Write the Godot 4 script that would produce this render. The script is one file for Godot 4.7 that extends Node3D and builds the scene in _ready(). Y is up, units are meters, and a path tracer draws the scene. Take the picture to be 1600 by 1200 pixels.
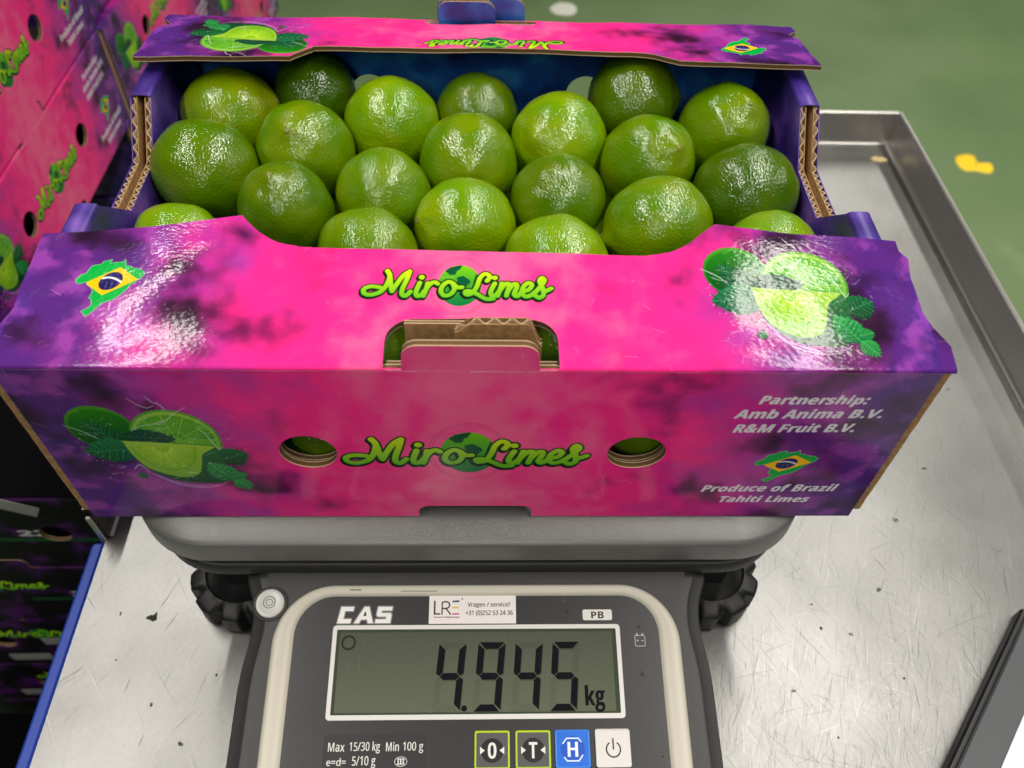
extends Node3D
# A carton of limes weighed on a bench scale. Units are metres; the origin is the middle of the carton's lower front edge, z points at the viewer.

const H := 0.1201
const D := 0.2984
const TABLE := -0.112
const FLOOR_Y := -0.968
const PX := 4.0          # pixels of the carton print per millimetre

# ---------------------------------------------------------------- mesh building
class MB:
	var v := PackedVector3Array()
	var n := PackedVector3Array()
	var uv := PackedVector2Array()
	var col := PackedColorArray()
	func tri(a: Vector3, b: Vector3, c: Vector3, na: Vector3, nb: Vector3, nc: Vector3, ua := Vector2(), ub := Vector2(), uc := Vector2()) -> void:
		var g := (b - a).cross(c - a)
		if g.length_squared() < 1e-22:
			return
		if g.dot(na + nb + nc) > 0.0:
			v.append_array([a, c, b]); n.append_array([na, nc, nb]); uv.append_array([ua, uc, ub])
		else:
			v.append_array([a, b, c]); n.append_array([na, nb, nc]); uv.append_array([ua, ub, uc])
	func quad(a: Vector3, b: Vector3, c: Vector3, d: Vector3, nn: Vector3, ua := Vector2(0, 0), ub := Vector2(1, 0), uc := Vector2(1, 1), ud := Vector2(0, 1)) -> void:
		tri(a, b, c, nn, nn, nn, ua, ub, uc)
		tri(a, c, d, nn, nn, nn, ua, uc, ud)
	func flat(a: Vector3, b: Vector3, c: Vector3, d: Vector3, away: Vector3) -> void:
		var g := (b - a).cross(d - a)
		if g.length_squared() < 1e-20:
			g = (c - b).cross(d - b)
		g = g.normalized()
		if g.dot((a + b + c + d) * 0.25 - away) < 0.0:
			g = -g
		quad(a, b, c, d, g)
	func box(lo: Vector3, hi: Vector3, ch := 0.0) -> void:
		var m := (lo + hi) * 0.5
		var h := (hi - lo) * 0.5
		for ax in 3:
			var a1 := (ax + 1) % 3
			var a2 := (ax + 2) % 3
			for s: float in [-1.0, 1.0]:
				var q: Array[Vector3] = []
				for k: Array in [[-1, -1], [1, -1], [1, 1], [-1, 1]]:
					var p := Vector3()
					p[ax] = s * h[ax]
					p[a1] = k[0] * (h[a1] - ch)
					p[a2] = k[1] * (h[a2] - ch)
					q.append(m + p)
				var nn := Vector3()
				nn[ax] = s
				quad(q[0], q[1], q[2], q[3], nn)
		if ch <= 0.0:
			return
		for ax in 3:
			var a1 := (ax + 1) % 3
			var a2 := (ax + 2) % 3
			for s1: float in [-1.0, 1.0]:
				for s2: float in [-1.0, 1.0]:
					var q: Array[Vector3] = []
					for k: Array in [[-1, 0], [1, 0], [1, 1], [-1, 1]]:
						var p := Vector3()
						p[ax] = k[0] * (h[ax] - ch)
						p[a1] = s1 * (h[a1] - (ch if k[1] == 0 else 0.0))
						p[a2] = s2 * (h[a2] - (0.0 if k[1] == 0 else ch))
						q.append(m + p)
					flat(q[0], q[1], q[2], q[3], m)
		for sx: float in [-1.0, 1.0]:
			for sy: float in [-1.0, 1.0]:
				for sz: float in [-1.0, 1.0]:
					var s := Vector3(sx, sy, sz)
					var q: Array[Vector3] = []
					for ax in 3:
						var p := h - Vector3(ch, ch, ch)
						p[ax] = h[ax]
						q.append(m + p * s)
					tri(q[0], q[1], q[2], s.normalized(), s.normalized(), s.normalized())
	# rings of equal count, closed round; normals smooth within runs, repeat a ring for a crease
	func loft(rings: Array, cap0 := false, cap1 := false, uvf: Variant = null, inward := false) -> void:
		var cnt: int = rings[0].size()
		var mid := Vector3()
		for r: PackedVector3Array in rings:
			for p in r:
				mid += p
		mid /= float(cnt * rings.size())
		var nr := rings.size()
		var acc: Array = []
		for i in nr:
			var z := PackedVector3Array()
			z.resize(cnt)
			acc.append(z)
		var sign_sum := 0.0
		var fs: Array = []
		for i in nr - 1:
			var ra: PackedVector3Array = rings[i]
			var rb: PackedVector3Array = rings[i + 1]
			var na: PackedVector3Array = acc[i]
			var nb: PackedVector3Array = acc[i + 1]
			for k in cnt:
				var k2 := (k + 1) % cnt
				var g := (ra[k2] - rb[k]).cross(rb[k2] - ra[k])
				sign_sum += g.dot((ra[k] + rb[k2]) * 0.5 - mid)
				na[k] += g; na[k2] += g; nb[k] += g; nb[k2] += g
			acc[i] = na
			acc[i + 1] = nb
		var sg := 1.0 if sign_sum >= 0.0 else -1.0
		if inward:
			sg = -sg
		for i in nr:
			var z: PackedVector3Array = acc[i]
			for k in cnt:
				z[k] = (z[k] * sg).normalized()
			acc[i] = z
		var has := uvf != null
		for i in nr - 1:
			var ra: PackedVector3Array = rings[i]
			var rb: PackedVector3Array = rings[i + 1]
			if ra[0].distance_squared_to(rb[0]) < 1e-14 and ra[cnt / 3].distance_squared_to(rb[cnt / 3]) < 1e-14:
				continue
			for k in cnt:
				var k2 := (k + 1) % cnt
				var t0: Vector2 = uvf.call(ra[k]) if has else Vector2()
				var t1: Vector2 = uvf.call(ra[k2]) if has else Vector2()
				var t2: Vector2 = uvf.call(rb[k2]) if has else Vector2()
				var t3: Vector2 = uvf.call(rb[k]) if has else Vector2()
				tri(ra[k], ra[k2], rb[k2], acc[i][k], acc[i][k2], acc[i + 1][k2], t0, t1, t2)
				tri(ra[k], rb[k2], rb[k], acc[i][k], acc[i + 1][k2], acc[i + 1][k], t0, t2, t3)
		for e in 2:
			if (e == 0 and not cap0) or (e == 1 and not cap1):
				continue
			var r: PackedVector3Array = rings[0] if e == 0 else rings[nr - 1]
			var c := Vector3()
			for p in r:
				c += p
			c /= float(cnt)
			var nn := (r[cnt / 3] - r[0]).cross(r[2 * cnt / 3] - r[0]).normalized()
			if nn.dot(c - mid) < 0.0:
				nn = -nn
			for k in cnt:
				var k2 := (k + 1) % cnt
				tri(c, r[k], r[k2], nn, nn, nn, uvf.call(c) if has else Vector2(), uvf.call(r[k]) if has else Vector2(), uvf.call(r[k2]) if has else Vector2())
	func put(m: ArrayMesh, mat: Material) -> void:
		if v.is_empty():
			return
		var a := []
		a.resize(Mesh.ARRAY_MAX)
		a[Mesh.ARRAY_VERTEX] = v
		a[Mesh.ARRAY_NORMAL] = n
		a[Mesh.ARRAY_TEX_UV] = uv
		if col.size() == v.size():
			a[Mesh.ARRAY_COLOR] = col
		m.add_surface_from_arrays(Mesh.PRIMITIVE_TRIANGLES, a)
		m.surface_set_material(m.get_surface_count() - 1, mat)

func mesh_of(pairs: Array) -> ArrayMesh:
	var m := ArrayMesh.new()
	for p: Array in pairs:
		p[0].put(m, p[1])
	return m

var used := {}

func numbered(called: String) -> String:
	if not used.has(called):
		used[called] = 0
		return called
	used[called] += 1
	return "%s_%03d" % [called, used[called]]

func thing(called: String, label: String, category: String, at := Vector3.ZERO, group := "") -> Node3D:
	var o := Node3D.new()
	o.name = numbered(called)
	add_child(o)
	o.position = at
	tag(o, label, category, group)
	return o

func tag(o: Node, label: String, category: String, group := "") -> void:
	o.set_meta("label", label)
	o.set_meta("category", category)
	if group:
		o.set_meta("group", group)

func part(called: String, pairs: Array, parent: Node, label := "") -> MeshInstance3D:
	return part_mesh(called, mesh_of(pairs), parent, label)

func part_mesh(called: String, m: Mesh, parent: Node, label := "") -> MeshInstance3D:
	var o := MeshInstance3D.new()
	o.name = called if parent != self else numbered(called)
	o.mesh = m
	parent.add_child(o, true)
	if label:
		o.set_meta("label", label)
	return o

func mat(c: Color, rough := 0.5, metal := 0.0) -> StandardMaterial3D:
	var m := StandardMaterial3D.new()
	m.albedo_color = c
	m.roughness = rough
	m.metallic = metal
	return m

func rgb(r: int, g: int, b: int) -> Color:
	return Color8(r, g, b)

func rrect(cx: float, cy: float, hw: float, hh: float, r: float, seg := 8) -> PackedVector2Array:
	var out := PackedVector2Array()
	r = maxf(minf(r, minf(hw, hh) - 0.00001), 0.00001)
	for q: Array in [[1, 1, 0.0], [-1, 1, 90.0], [-1, -1, 180.0], [1, -1, 270.0]]:
		for k in seg + 1:
			var a := deg_to_rad(q[2] + 90.0 * k / seg)
			out.append(Vector2(cx + q[0] * (hw - r) + cos(a) * r, cy + q[1] * (hh - r) + sin(a) * r))
	return out

# rounded-rectangle loft: profile of [inset, height]; to3: (x, y, height) -> point
func rr_loft(mb: MB, cx: float, cy: float, hw: float, hh: float, r: float, profile: Array, to3: Callable, cap0 := false, cap1 := true, seg := 8, uvf: Variant = null) -> void:
	var rings := []
	for p: Array in profile:
		var ring := PackedVector3Array()
		for q in rrect(cx, cy, hw - p[0], hh - p[0], r - p[0], seg):
			ring.append(to3.call(q.x, q.y, p[1]))
		rings.append(ring)
	mb.loft(rings, cap0, cap1, uvf)

func disc(cx: float, cy: float, r: float, seg := 24, ry := -1.0) -> PackedVector2Array:
	var out := PackedVector2Array()
	for k in seg:
		var a := TAU * k / seg
		out.append(Vector2(cx + cos(a) * r, cy + sin(a) * (ry if ry > 0.0 else r)))
	return out

# A sheet of board: outline and holes in millimetres, at(p, depth_mm) gives the point; the front is printed, the cut edges are bare.
func sheet(outline: PackedVector2Array, holes: Array, thick: float, at: Callable, uvf: Callable, front: Material, back: Material, edge: Material, liner: Material, step := Vector2(20, 12), fold := false) -> ArrayMesh:
	var f := MB.new()
	var b := MB.new()
	var e := MB.new()
	var li := MB.new()
	var lo := outline[0]
	var hi := outline[0]
	for p in outline:
		lo = lo.min(p)
		hi = hi.max(p)
	var nx := maxi(1, ceili((hi.x - lo.x) / step.x))
	var ny := maxi(1, ceili((hi.y - lo.y) / step.y))
	var norm := func(p: Vector2) -> Vector3:
		var h := 0.4
		var a: Vector3 = at.call(p + Vector2(h, 0), 0.0) - at.call(p - Vector2(h, 0), 0.0)
		var c: Vector3 = at.call(p + Vector2(0, h), 0.0) - at.call(p - Vector2(0, h), 0.0)
		var g := a.cross(c).normalized()
		return g if g.dot(at.call(p, 0.0) - at.call(p, 1.0)) > 0.0 else -g
	var ys := PackedFloat32Array()
	for j in ny + 1:
		ys.append(lerpf(lo.y, hi.y, float(j) / ny))
	if fold:   # finer rows round the fold
		for y: float in [0.35, 0.75, 1.15, 1.55, 1.93, 2.8]:
			ys.append(y)
		ys.sort()
	for i in nx:
		for j in ys.size() - 1:
			var c0 := Vector2(lerpf(lo.x, hi.x, float(i) / nx), ys[j])
			var c1 := Vector2(lerpf(lo.x, hi.x, float(i + 1) / nx), ys[j + 1])
			var cell := PackedVector2Array([c0, Vector2(c1.x, c0.y), c1, Vector2(c0.x, c1.y)])
			var pieces: Array = Geometry2D.intersect_polygons(cell, outline)
			for hole: PackedVector2Array in holes:
				var next := []
				for q: PackedVector2Array in pieces:
					for w: PackedVector2Array in Geometry2D.clip_polygons(q, hole):
						if not Geometry2D.is_polygon_clockwise(w):
							next.append(w)
				pieces = next
			for q: PackedVector2Array in pieces:
				var t := Geometry2D.triangulate_polygon(q)
				for k in range(0, t.size(), 3):
					var p := [q[t[k]], q[t[k + 1]], q[t[k + 2]]]
					var nn: Array[Vector3] = []
					for m in 3:
						nn.append(norm.call(p[m]))
					f.tri(at.call(p[0], 0.0), at.call(p[1], 0.0), at.call(p[2], 0.0), nn[0], nn[1], nn[2], uvf.call(p[0]), uvf.call(p[1]), uvf.call(p[2]))
					b.tri(at.call(p[0], thick), at.call(p[1], thick), at.call(p[2], thick), -nn[0], -nn[1], -nn[2], p[0] / 400.0, p[1] / 400.0, p[2] / 400.0)
	var loops: Array = [outline]
	loops.append_array(holes)
	for lp: PackedVector2Array in loops:
		var is_hole: bool = lp != outline
		var cw := Geometry2D.is_polygon_clockwise(lp)
		for k in lp.size():
			var p0 := lp[k]
			var p1 := lp[(k + 1) % lp.size()]
			var len_ := p0.distance_to(p1)
			var parts := maxi(1, ceili(len_ / 12.0))
			for s in parts:
				var a := p0.lerp(p1, float(s) / parts)
				var c := p0.lerp(p1, float(s + 1) / parts)
				var out2 := (p1 - p0).orthogonal() * (1.0 if not cw else -1.0) * (-1.0 if is_hole else 1.0)
				out2 = out2.normalized()
				var n3: Vector3 = at.call(a + out2, 0.0) - at.call(a, 0.0)
				n3 = n3.normalized()
				# pale liners either side of a darker, slightly sunken core
				var t1 := minf(0.5, thick * 0.25)
				li.quad(at.call(a, 0.0), at.call(c, 0.0), at.call(c, t1), at.call(a, t1), n3)
				li.quad(at.call(a, thick - t1), at.call(c, thick - t1), at.call(c, thick), at.call(a, thick), n3)
				e.quad(at.call(a - out2 * 0.25, t1), at.call(c - out2 * 0.25, t1), at.call(c - out2 * 0.25, thick - t1), at.call(a - out2 * 0.25, thick - t1), n3)
	return mesh_of([[f, front], [b, back], [e, edge], [li, liner]])

# ---------------------------------------------------------------- drawing flat print
func layer_poly(layer: Image, pts: PackedVector2Array, off: Vector2, ss: float, row_color: Callable) -> void:
	var y0 := INF
	var y1 := -INF
	var q := PackedVector2Array()
	for p in pts:
		var t := (p - off) * ss
		q.append(t)
		y0 = minf(y0, t.y)
		y1 = maxf(y1, t.y)
	var w := layer.get_width()
	for y in range(maxi(0, floori(y0)), mini(layer.get_height() - 1, ceili(y1)) + 1):
		var yc := y + 0.5
		var xs := PackedFloat32Array()
		var n := q.size()
		for k in n:
			var a := q[k]
			var b := q[(k + 1) % n]
			if (a.y <= yc) != (b.y <= yc):
				xs.append(a.x + (yc - a.y) / (b.y - a.y) * (b.x - a.x))
		if xs.size() < 2:
			continue
		xs.sort()
		var c: Color = row_color.call(float(y) / layer.get_height())
		for k in range(0, xs.size() - 1, 2):
			var xa := maxi(0, roundi(xs[k]))
			var xb := mini(w, roundi(xs[k + 1]))
			if xb > xa:
				layer.fill_rect(Rect2i(xa, y, xb - xa, 1), c)

func fill(img: Image, polys: Array, c1: Color, c2 := Color(0, 0, 0, 0)) -> void:
	if c2.a == 0.0:
		c2 = c1
	var lo := Vector2(INF, INF)
	var hi := Vector2(-INF, -INF)
	for pl: PackedVector2Array in polys:
		for p in pl:
			lo = lo.min(p)
			hi = hi.max(p)
	lo = (lo - Vector2(2, 2)).floor().max(Vector2.ZERO)
	hi = (hi + Vector2(2, 2)).ceil().min(Vector2(img.get_width(), img.get_height()))
	var sz := Vector2i(hi - lo)
	if sz.x <= 0 or sz.y <= 0:
		return
	var ss := 2
	var layer := Image.create_empty(sz.x * ss, sz.y * ss, false, Image.FORMAT_RGBA8)
	var row := func(t: float) -> Color: return c1.lerp(c2, t)
	for y in layer.get_height():
		var c: Color = row.call(float(y) / layer.get_height())
		c.a = 0.0
		layer.fill_rect(Rect2i(0, y, layer.get_width(), 1), c)
	for pl: PackedVector2Array in polys:
		layer_poly(layer, pl, lo, ss, row)
	layer.resize(sz.x, sz.y, Image.INTERPOLATE_BILINEAR)
	img.blend_rect(layer, Rect2i(0, 0, sz.x, sz.y), Vector2i(lo))

func smooth(pts: PackedVector2Array, closed := false, per := 6) -> PackedVector2Array:
	var out := PackedVector2Array()
	var n := pts.size()
	for k in (n if closed else n - 1):
		var p0 := pts[posmod(k - 1, n)] if closed or k > 0 else pts[k]
		var p1 := pts[k]
		var p2 := pts[(k + 1) % n]
		var p3 := pts[(k + 2) % n] if closed or k + 2 < n else p2
		for s in per:
			out.append(p1.cubic_interpolate(p2, p0, p3, float(s) / per))
	if not closed:
		out.append(pts[n - 1])
	return out

func stroke(pts: PackedVector2Array, w: float, taper := 0.0) -> Array:
	var out := []
	var n := pts.size()
	for k in n:
		var t := float(k) / maxf(1.0, n - 1)
		var r := w * 0.5 * (1.0 - taper * absf(2.0 * t - 1.0))
		out.append(disc(pts[k].x, pts[k].y, r, 10))
		if k + 1 < n:
			var t2 := float(k + 1) / maxf(1.0, n - 1)
			var r2 := w * 0.5 * (1.0 - taper * absf(2.0 * t2 - 1.0))
			var d := (pts[k + 1] - pts[k]).normalized().orthogonal()
			out.append(PackedVector2Array([pts[k] + d * r, pts[k + 1] + d * r2, pts[k + 1] - d * r2, pts[k] - d * r]))
	return out

var glyphs := {}

func text_tris(s: String, bold: bool, mono := false) -> Array:
	var key := s + str(bold) + str(mono)
	if glyphs.has(key):
		return glyphs[key]
	var tm := TextMesh.new()
	var f := SystemFont.new()
	f.font_names = PackedStringArray(["Droid Sans Mono" if mono else "Droid Sans"])
	f.font_weight = 700 if bold else 400
	tm.font = f
	tm.text = s
	tm.font_size = 64
	tm.pixel_size = 1.0
	tm.depth = 0.0
	tm.curve_step = 1.0
	var out := []
	for si in tm.get_surface_count():
		var a := tm.surface_get_arrays(si)
		var vv: PackedVector3Array = a[Mesh.ARRAY_VERTEX]
		var ix: PackedInt32Array = a[Mesh.ARRAY_INDEX] if a[Mesh.ARRAY_INDEX] != null else PackedInt32Array(range(vv.size()))
		for k in range(0, ix.size() - 2, 3):
			out.append(PackedVector2Array([Vector2(vv[ix[k]].x, -vv[ix[k]].y), Vector2(vv[ix[k + 1]].x, -vv[ix[k + 1]].y), Vector2(vv[ix[k + 2]].x, -vv[ix[k + 2]].y)]))
	glyphs[key] = out
	return out

# text fitted into a box of the image (pixels); y0 and y1 bound the ink
func text(img: Image, s: String, box: Rect2, c: Color, bold := true, slant := 0.0, fat := 0.0, mono := false) -> void:
	var tris := text_tris(s, bold, mono)
	if tris.is_empty():
		print("no glyphs for ", s)
		return
	var lo := Vector2(INF, INF)
	var hi := Vector2(-INF, -INF)
	for t: PackedVector2Array in tris:
		for p in t:
			lo = lo.min(p)
			hi = hi.max(p)
	var k := Vector2((box.size.x - slant * box.size.y) / (hi.x - lo.x), box.size.y / (hi.y - lo.y))
	var polys := []
	for t: PackedVector2Array in tris:
		var q := PackedVector2Array()
		for p in t:
			var r := (p - lo) * k
			q.append(box.position + Vector2(r.x + slant * (box.size.y - r.y), r.y))
		polys.append(q)
		if fat > 0.0:
			for d: Vector2 in [Vector2(fat, 0), Vector2(-fat, 0), Vector2(0, fat * 0.7), Vector2(0, -fat * 0.7)]:
				var q2 := PackedVector2Array()
				for p in q:
					q2.append(p + d)
				polys.append(q2)
	fill(img, polys, c)

func pts(flat: Array, sc := Vector2.ONE, off := Vector2.ZERO) -> PackedVector2Array:
	var out := PackedVector2Array()
	for k in range(0, flat.size(), 2):
		out.append(Vector2(flat[k], flat[k + 1]) * sc + off)
	return out

func noise_bytes(w: int, h: int, freq: float, sd: int, oct := 4, warp := 0.0) -> PackedByteArray:
	var n := FastNoiseLite.new()
	n.seed = sd
	n.noise_type = FastNoiseLite.TYPE_SIMPLEX_SMOOTH
	n.frequency = freq
	n.fractal_octaves = oct
	if warp > 0.0:
		n.domain_warp_enabled = true
		n.domain_warp_amplitude = warp
		n.domain_warp_frequency = freq * 1.3
	var im := n.get_image(w, h, false, false, true)
	im.convert(Image.FORMAT_L8)
	return im.get_data()

# the smoky pink and violet print, w x h pixels over w_mm x h_mm, middle at x = w/2
func smoke_image(w: int, h: int, mm_per_px: float) -> Image:
	var a := noise_bytes(w, h, 0.011 * mm_per_px * 2.0, 11, 5, 18.0)
	var b := noise_bytes(w, h, 0.02 * mm_per_px * 2.0, 23, 5, 14.0)
	var c := noise_bytes(w, h, 0.010 * mm_per_px * 2.0, 37, 3, 16.0)
	var hot := rgb(252, 44, 138)
	var rose := rgb(248, 98, 152)
	var mag := rgb(186, 48, 150)
	var vio := rgb(84, 38, 122)
	var dark := rgb(38, 16, 36)
	var wisp := rgb(176, 74, 176)
	var indigo := rgb(70, 48, 150)
	var out := PackedByteArray()
	out.resize(w * h * 3)
	var i := 0
	for y in h:
		for x in w:
			var na := a[i] / 255.0 - 0.5
			var nb := b[i] / 255.0 - 0.5
			var nc := c[i] / 255.0 - 0.5
			var d := absf(x - w * 0.5) / (w * 0.5) + na * 0.3
			var col := rose.lerp(hot, smoothstep(-0.05, 0.42, d + nb * 0.4))
			col = col.lerp(mag, smoothstep(0.36, 0.68, d))
			col = col.lerp(vio, smoothstep(0.60, 0.92, d))
			col = col.lerp(indigo, smoothstep(0.9, 1.2, d + nb * 0.3) * 0.8)
			var k := smoothstep(-0.06, 0.5, nc + nb * 0.25) * smoothstep(0.36, 0.8, d + nc * 0.3)
			col = col.lerp(dark, k * 0.92)
			var spot := 0.55 * smoothstep(0.36, 0.5, nc) * smoothstep(0.2, 0.35, nb)
			col = col.lerp(dark, spot)
			var l := smoothstep(0.02, 0.4, nb - nc * 0.7) * smoothstep(0.42, 0.75, d)
			col = col.lerp(wisp, l * 0.6)
			out[i * 3] = int(clampf(col.r, 0, 1) * 255.0)
			out[i * 3 + 1] = int(clampf(col.g, 0, 1) * 255.0)
			out[i * 3 + 2] = int(clampf(col.b, 0, 1) * 255.0)
			i += 1
	return Image.create_from_data(w, h, false, Image.FORMAT_RGB8, out)

func draw_logo(img: Image, r: Rect2) -> void:   # r: where the traced area 80..1510 by 100..435 goes
	var sc := Vector2(r.size.x / 1430.0, r.size.y / 335.0)
	var off := r.position - Vector2(80, 100) * sc
	var to := func(a: Array) -> PackedVector2Array: return pts(a, sc, off)
	# globe
	for k: float in [1.42, 1.32]:
		fill(img, stroke(disc(815 * sc.x + off.x, 268 * sc.y + off.y, 165 * sc.x * k, 60, 165 * sc.y * k), 0.7), Color(0.35, 0.05, 0.25, 0.55))
	fill(img, [disc(815 * sc.x + off.x, 268 * sc.y + off.y, 165 * sc.x, 48, 167 * sc.y)], rgb(120, 200, 24), rgb(14, 112, 62))
	fill(img, [to.call([700, 150, 740, 120, 800, 104, 835, 102, 810, 140, 790, 150, 780, 180, 740, 185])], rgb(16, 84, 52))
	fill(img, [to.call([790, 205, 840, 190, 890, 225, 895, 245, 860, 280, 845, 320, 825, 360, 812, 345, 815, 300, 800, 260])], rgb(16, 84, 52))
	fill(img, [to.call([940, 170, 970, 210, 978, 260, 965, 330, 930, 300, 920, 240])], rgb(20, 96, 58))
	var s := [
		[258, 158, 282, 196, 262, 270, 222, 326, 152, 352, 102, 340, 96, 304, 150, 284, 216, 292],
		[262, 156, 282, 200, 292, 262, 306, 322], [306, 322, 345, 250, 385, 190, 430, 156],
		[430, 156, 412, 220, 384, 300, 384, 344, 412, 352, 446, 318], [512, 246, 488, 318, 496, 352, 524, 346, 552, 310],
		[572, 250, 562, 300, 544, 352], [556, 310, 586, 262, 622, 242, 648, 256],
		[772, 258, 730, 240, 690, 268, 674, 312, 700, 350, 748, 340, 776, 298, 766, 258, 796, 284, 834, 284],
		[1022, 232, 1044, 196, 1010, 172, 970, 206, 946, 276, 912, 330, 872, 344, 858, 322, 890, 314, 950, 340, 1014, 376, 1070, 374],
		[1082, 252, 1052, 316, 1060, 352, 1088, 346, 1116, 312], [1136, 252, 1122, 300, 1102, 352], [1118, 312, 1156, 262, 1188, 254, 1190, 280, 1168, 350],
		[1182, 312, 1216, 264, 1246, 256, 1248, 284, 1228, 336, 1250, 352, 1284, 320],
		[1290, 314, 1340, 300, 1364, 264, 1340, 246, 1304, 272, 1288, 318, 1310, 352, 1352, 344, 1392, 316],
		[1392, 318, 1436, 268, 1462, 226, 1442, 206, 1424, 236, 1446, 290, 1450, 338, 1418, 362, 1388, 346], [1452, 316, 1486, 304, 1512, 290]]
	var polys := []
	var shade := []
	for a: Array in s:
		var p := smooth(to.call(a))
		polys.append_array(stroke(p, 34.0 * (sc.x + sc.y) * 0.5))
		shade.append_array(stroke(p, 54.0 * (sc.x + sc.y) * 0.5))
	for d: Array in [[524, 202], [1082, 206]]:
		var c := Vector2(d[0], d[1]) * sc + off
		polys.append(disc(c.x, c.y, 24.0 * sc.x))
		shade.append(disc(c.x, c.y, 38.0 * sc.x))
	var low := []
	for q: PackedVector2Array in shade:
		var q2 := PackedVector2Array()
		for p in q:
			q2.append(p + Vector2(-7, 12) * sc)
		low.append(q2)
	fill(img, low, rgb(14, 34, 18))
	fill(img, shade, rgb(20, 56, 20), rgb(10, 60, 30))
	fill(img, polys, rgb(214, 232, 30), rgb(92, 178, 36))

func draw_map(img: Image, r: Rect2) -> void:
	var sc := Vector2(r.size.x / 1030.0, r.size.y / 815.0)
	var off := r.position - Vector2(230, 180) * sc
	var land := pts([230, 480, 290, 410, 350, 395, 385, 310, 405, 280, 460, 268, 545, 250, 552, 214, 600, 205, 680, 180, 660, 240, 760, 225, 840, 220, 890, 180, 908, 236, 900, 262, 1000, 280, 1060, 310, 1180, 325, 1260, 380, 1230, 440, 1190, 475, 1090, 560, 1060, 620, 990, 700, 900, 770, 760, 810, 690, 880, 640, 930, 560, 995, 520, 950, 470, 930, 560, 880, 600, 850, 580, 770, 530, 745, 555, 660, 510, 600, 420, 550, 400, 520, 290, 545, 240, 520], sc, off)
	fill(img, stroke(PackedVector2Array(Array(land) + [land[0]]), 1.6), rgb(190, 215, 190))
	fill(img, [land], rgb(0, 168, 62))
	fill(img, [pts([855, 295, 1185, 475, 710, 710, 520, 604, 420, 550, 404, 522], sc, off)], rgb(250, 190, 10))
	var e := PackedVector2Array()
	for k in 32:
		var a := TAU * k / 32.0
		e.append((Vector2(cos(a) * 178, sin(a) * 128).rotated(-0.3) + Vector2(770, 502)) * sc + off)
	fill(img, [e], rgb(36, 30, 92))
	fill(img, stroke(smooth(pts([632, 462, 720, 450, 830, 468, 930, 512], sc, off)), 26.0 * sc.y), rgb(240, 240, 240))
	for k in 14:
		fill(img, [disc((640 + 23.0 * fmod(k * 7.3, 11.0)) * sc.x + off.x, (510 + 11.0 * fmod(k * 3.7, 9.0)) * sc.y + off.y, 0.7, 6)], rgb(210, 210, 230))

func leaf(img: Image, a: Vector2, b: Vector2, w: float, c1: Color, c2: Color) -> void:
	var d := b - a
	var o := d.orthogonal().normalized()
	var left := PackedVector2Array()
	var right := PackedVector2Array()
	for k in 13:
		var t := k / 12.0
		var h := w * pow(sin(PI * pow(t, 0.85)), 0.8) * (1.0 + 0.1 * (k % 2))
		left.append(a + d * t + o * h)
		right.append(a + d * t - o * h)
	right.reverse()
	left.append_array(right)
	fill(img, [left], c1, c2)
	var vein := c1.lerp(Color(0.6, 0.85, 0.6), 0.3)
	var dk := c2.darkened(0.35)
	var veins := stroke(PackedVector2Array([a, b]), 1.4)
	var dv := []
	for k in range(1, 7):
		var t := k / 7.5
		for sgn: float in [-1.0, 1.0]:
			var h := w * pow(sin(PI * pow(t, 0.85)), 0.8) * 0.85
			var p := a + d * t
			var q := a + d * minf(1.0, t + 0.14) + o * h * sgn
			veins.append_array(stroke(PackedVector2Array([p, q]), 0.9))
			dv.append_array(stroke(PackedVector2Array([p + d * 0.03, q + d * 0.03]), 1.3))
	fill(img, dv, dk)
	fill(img, veins, vein)

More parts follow.
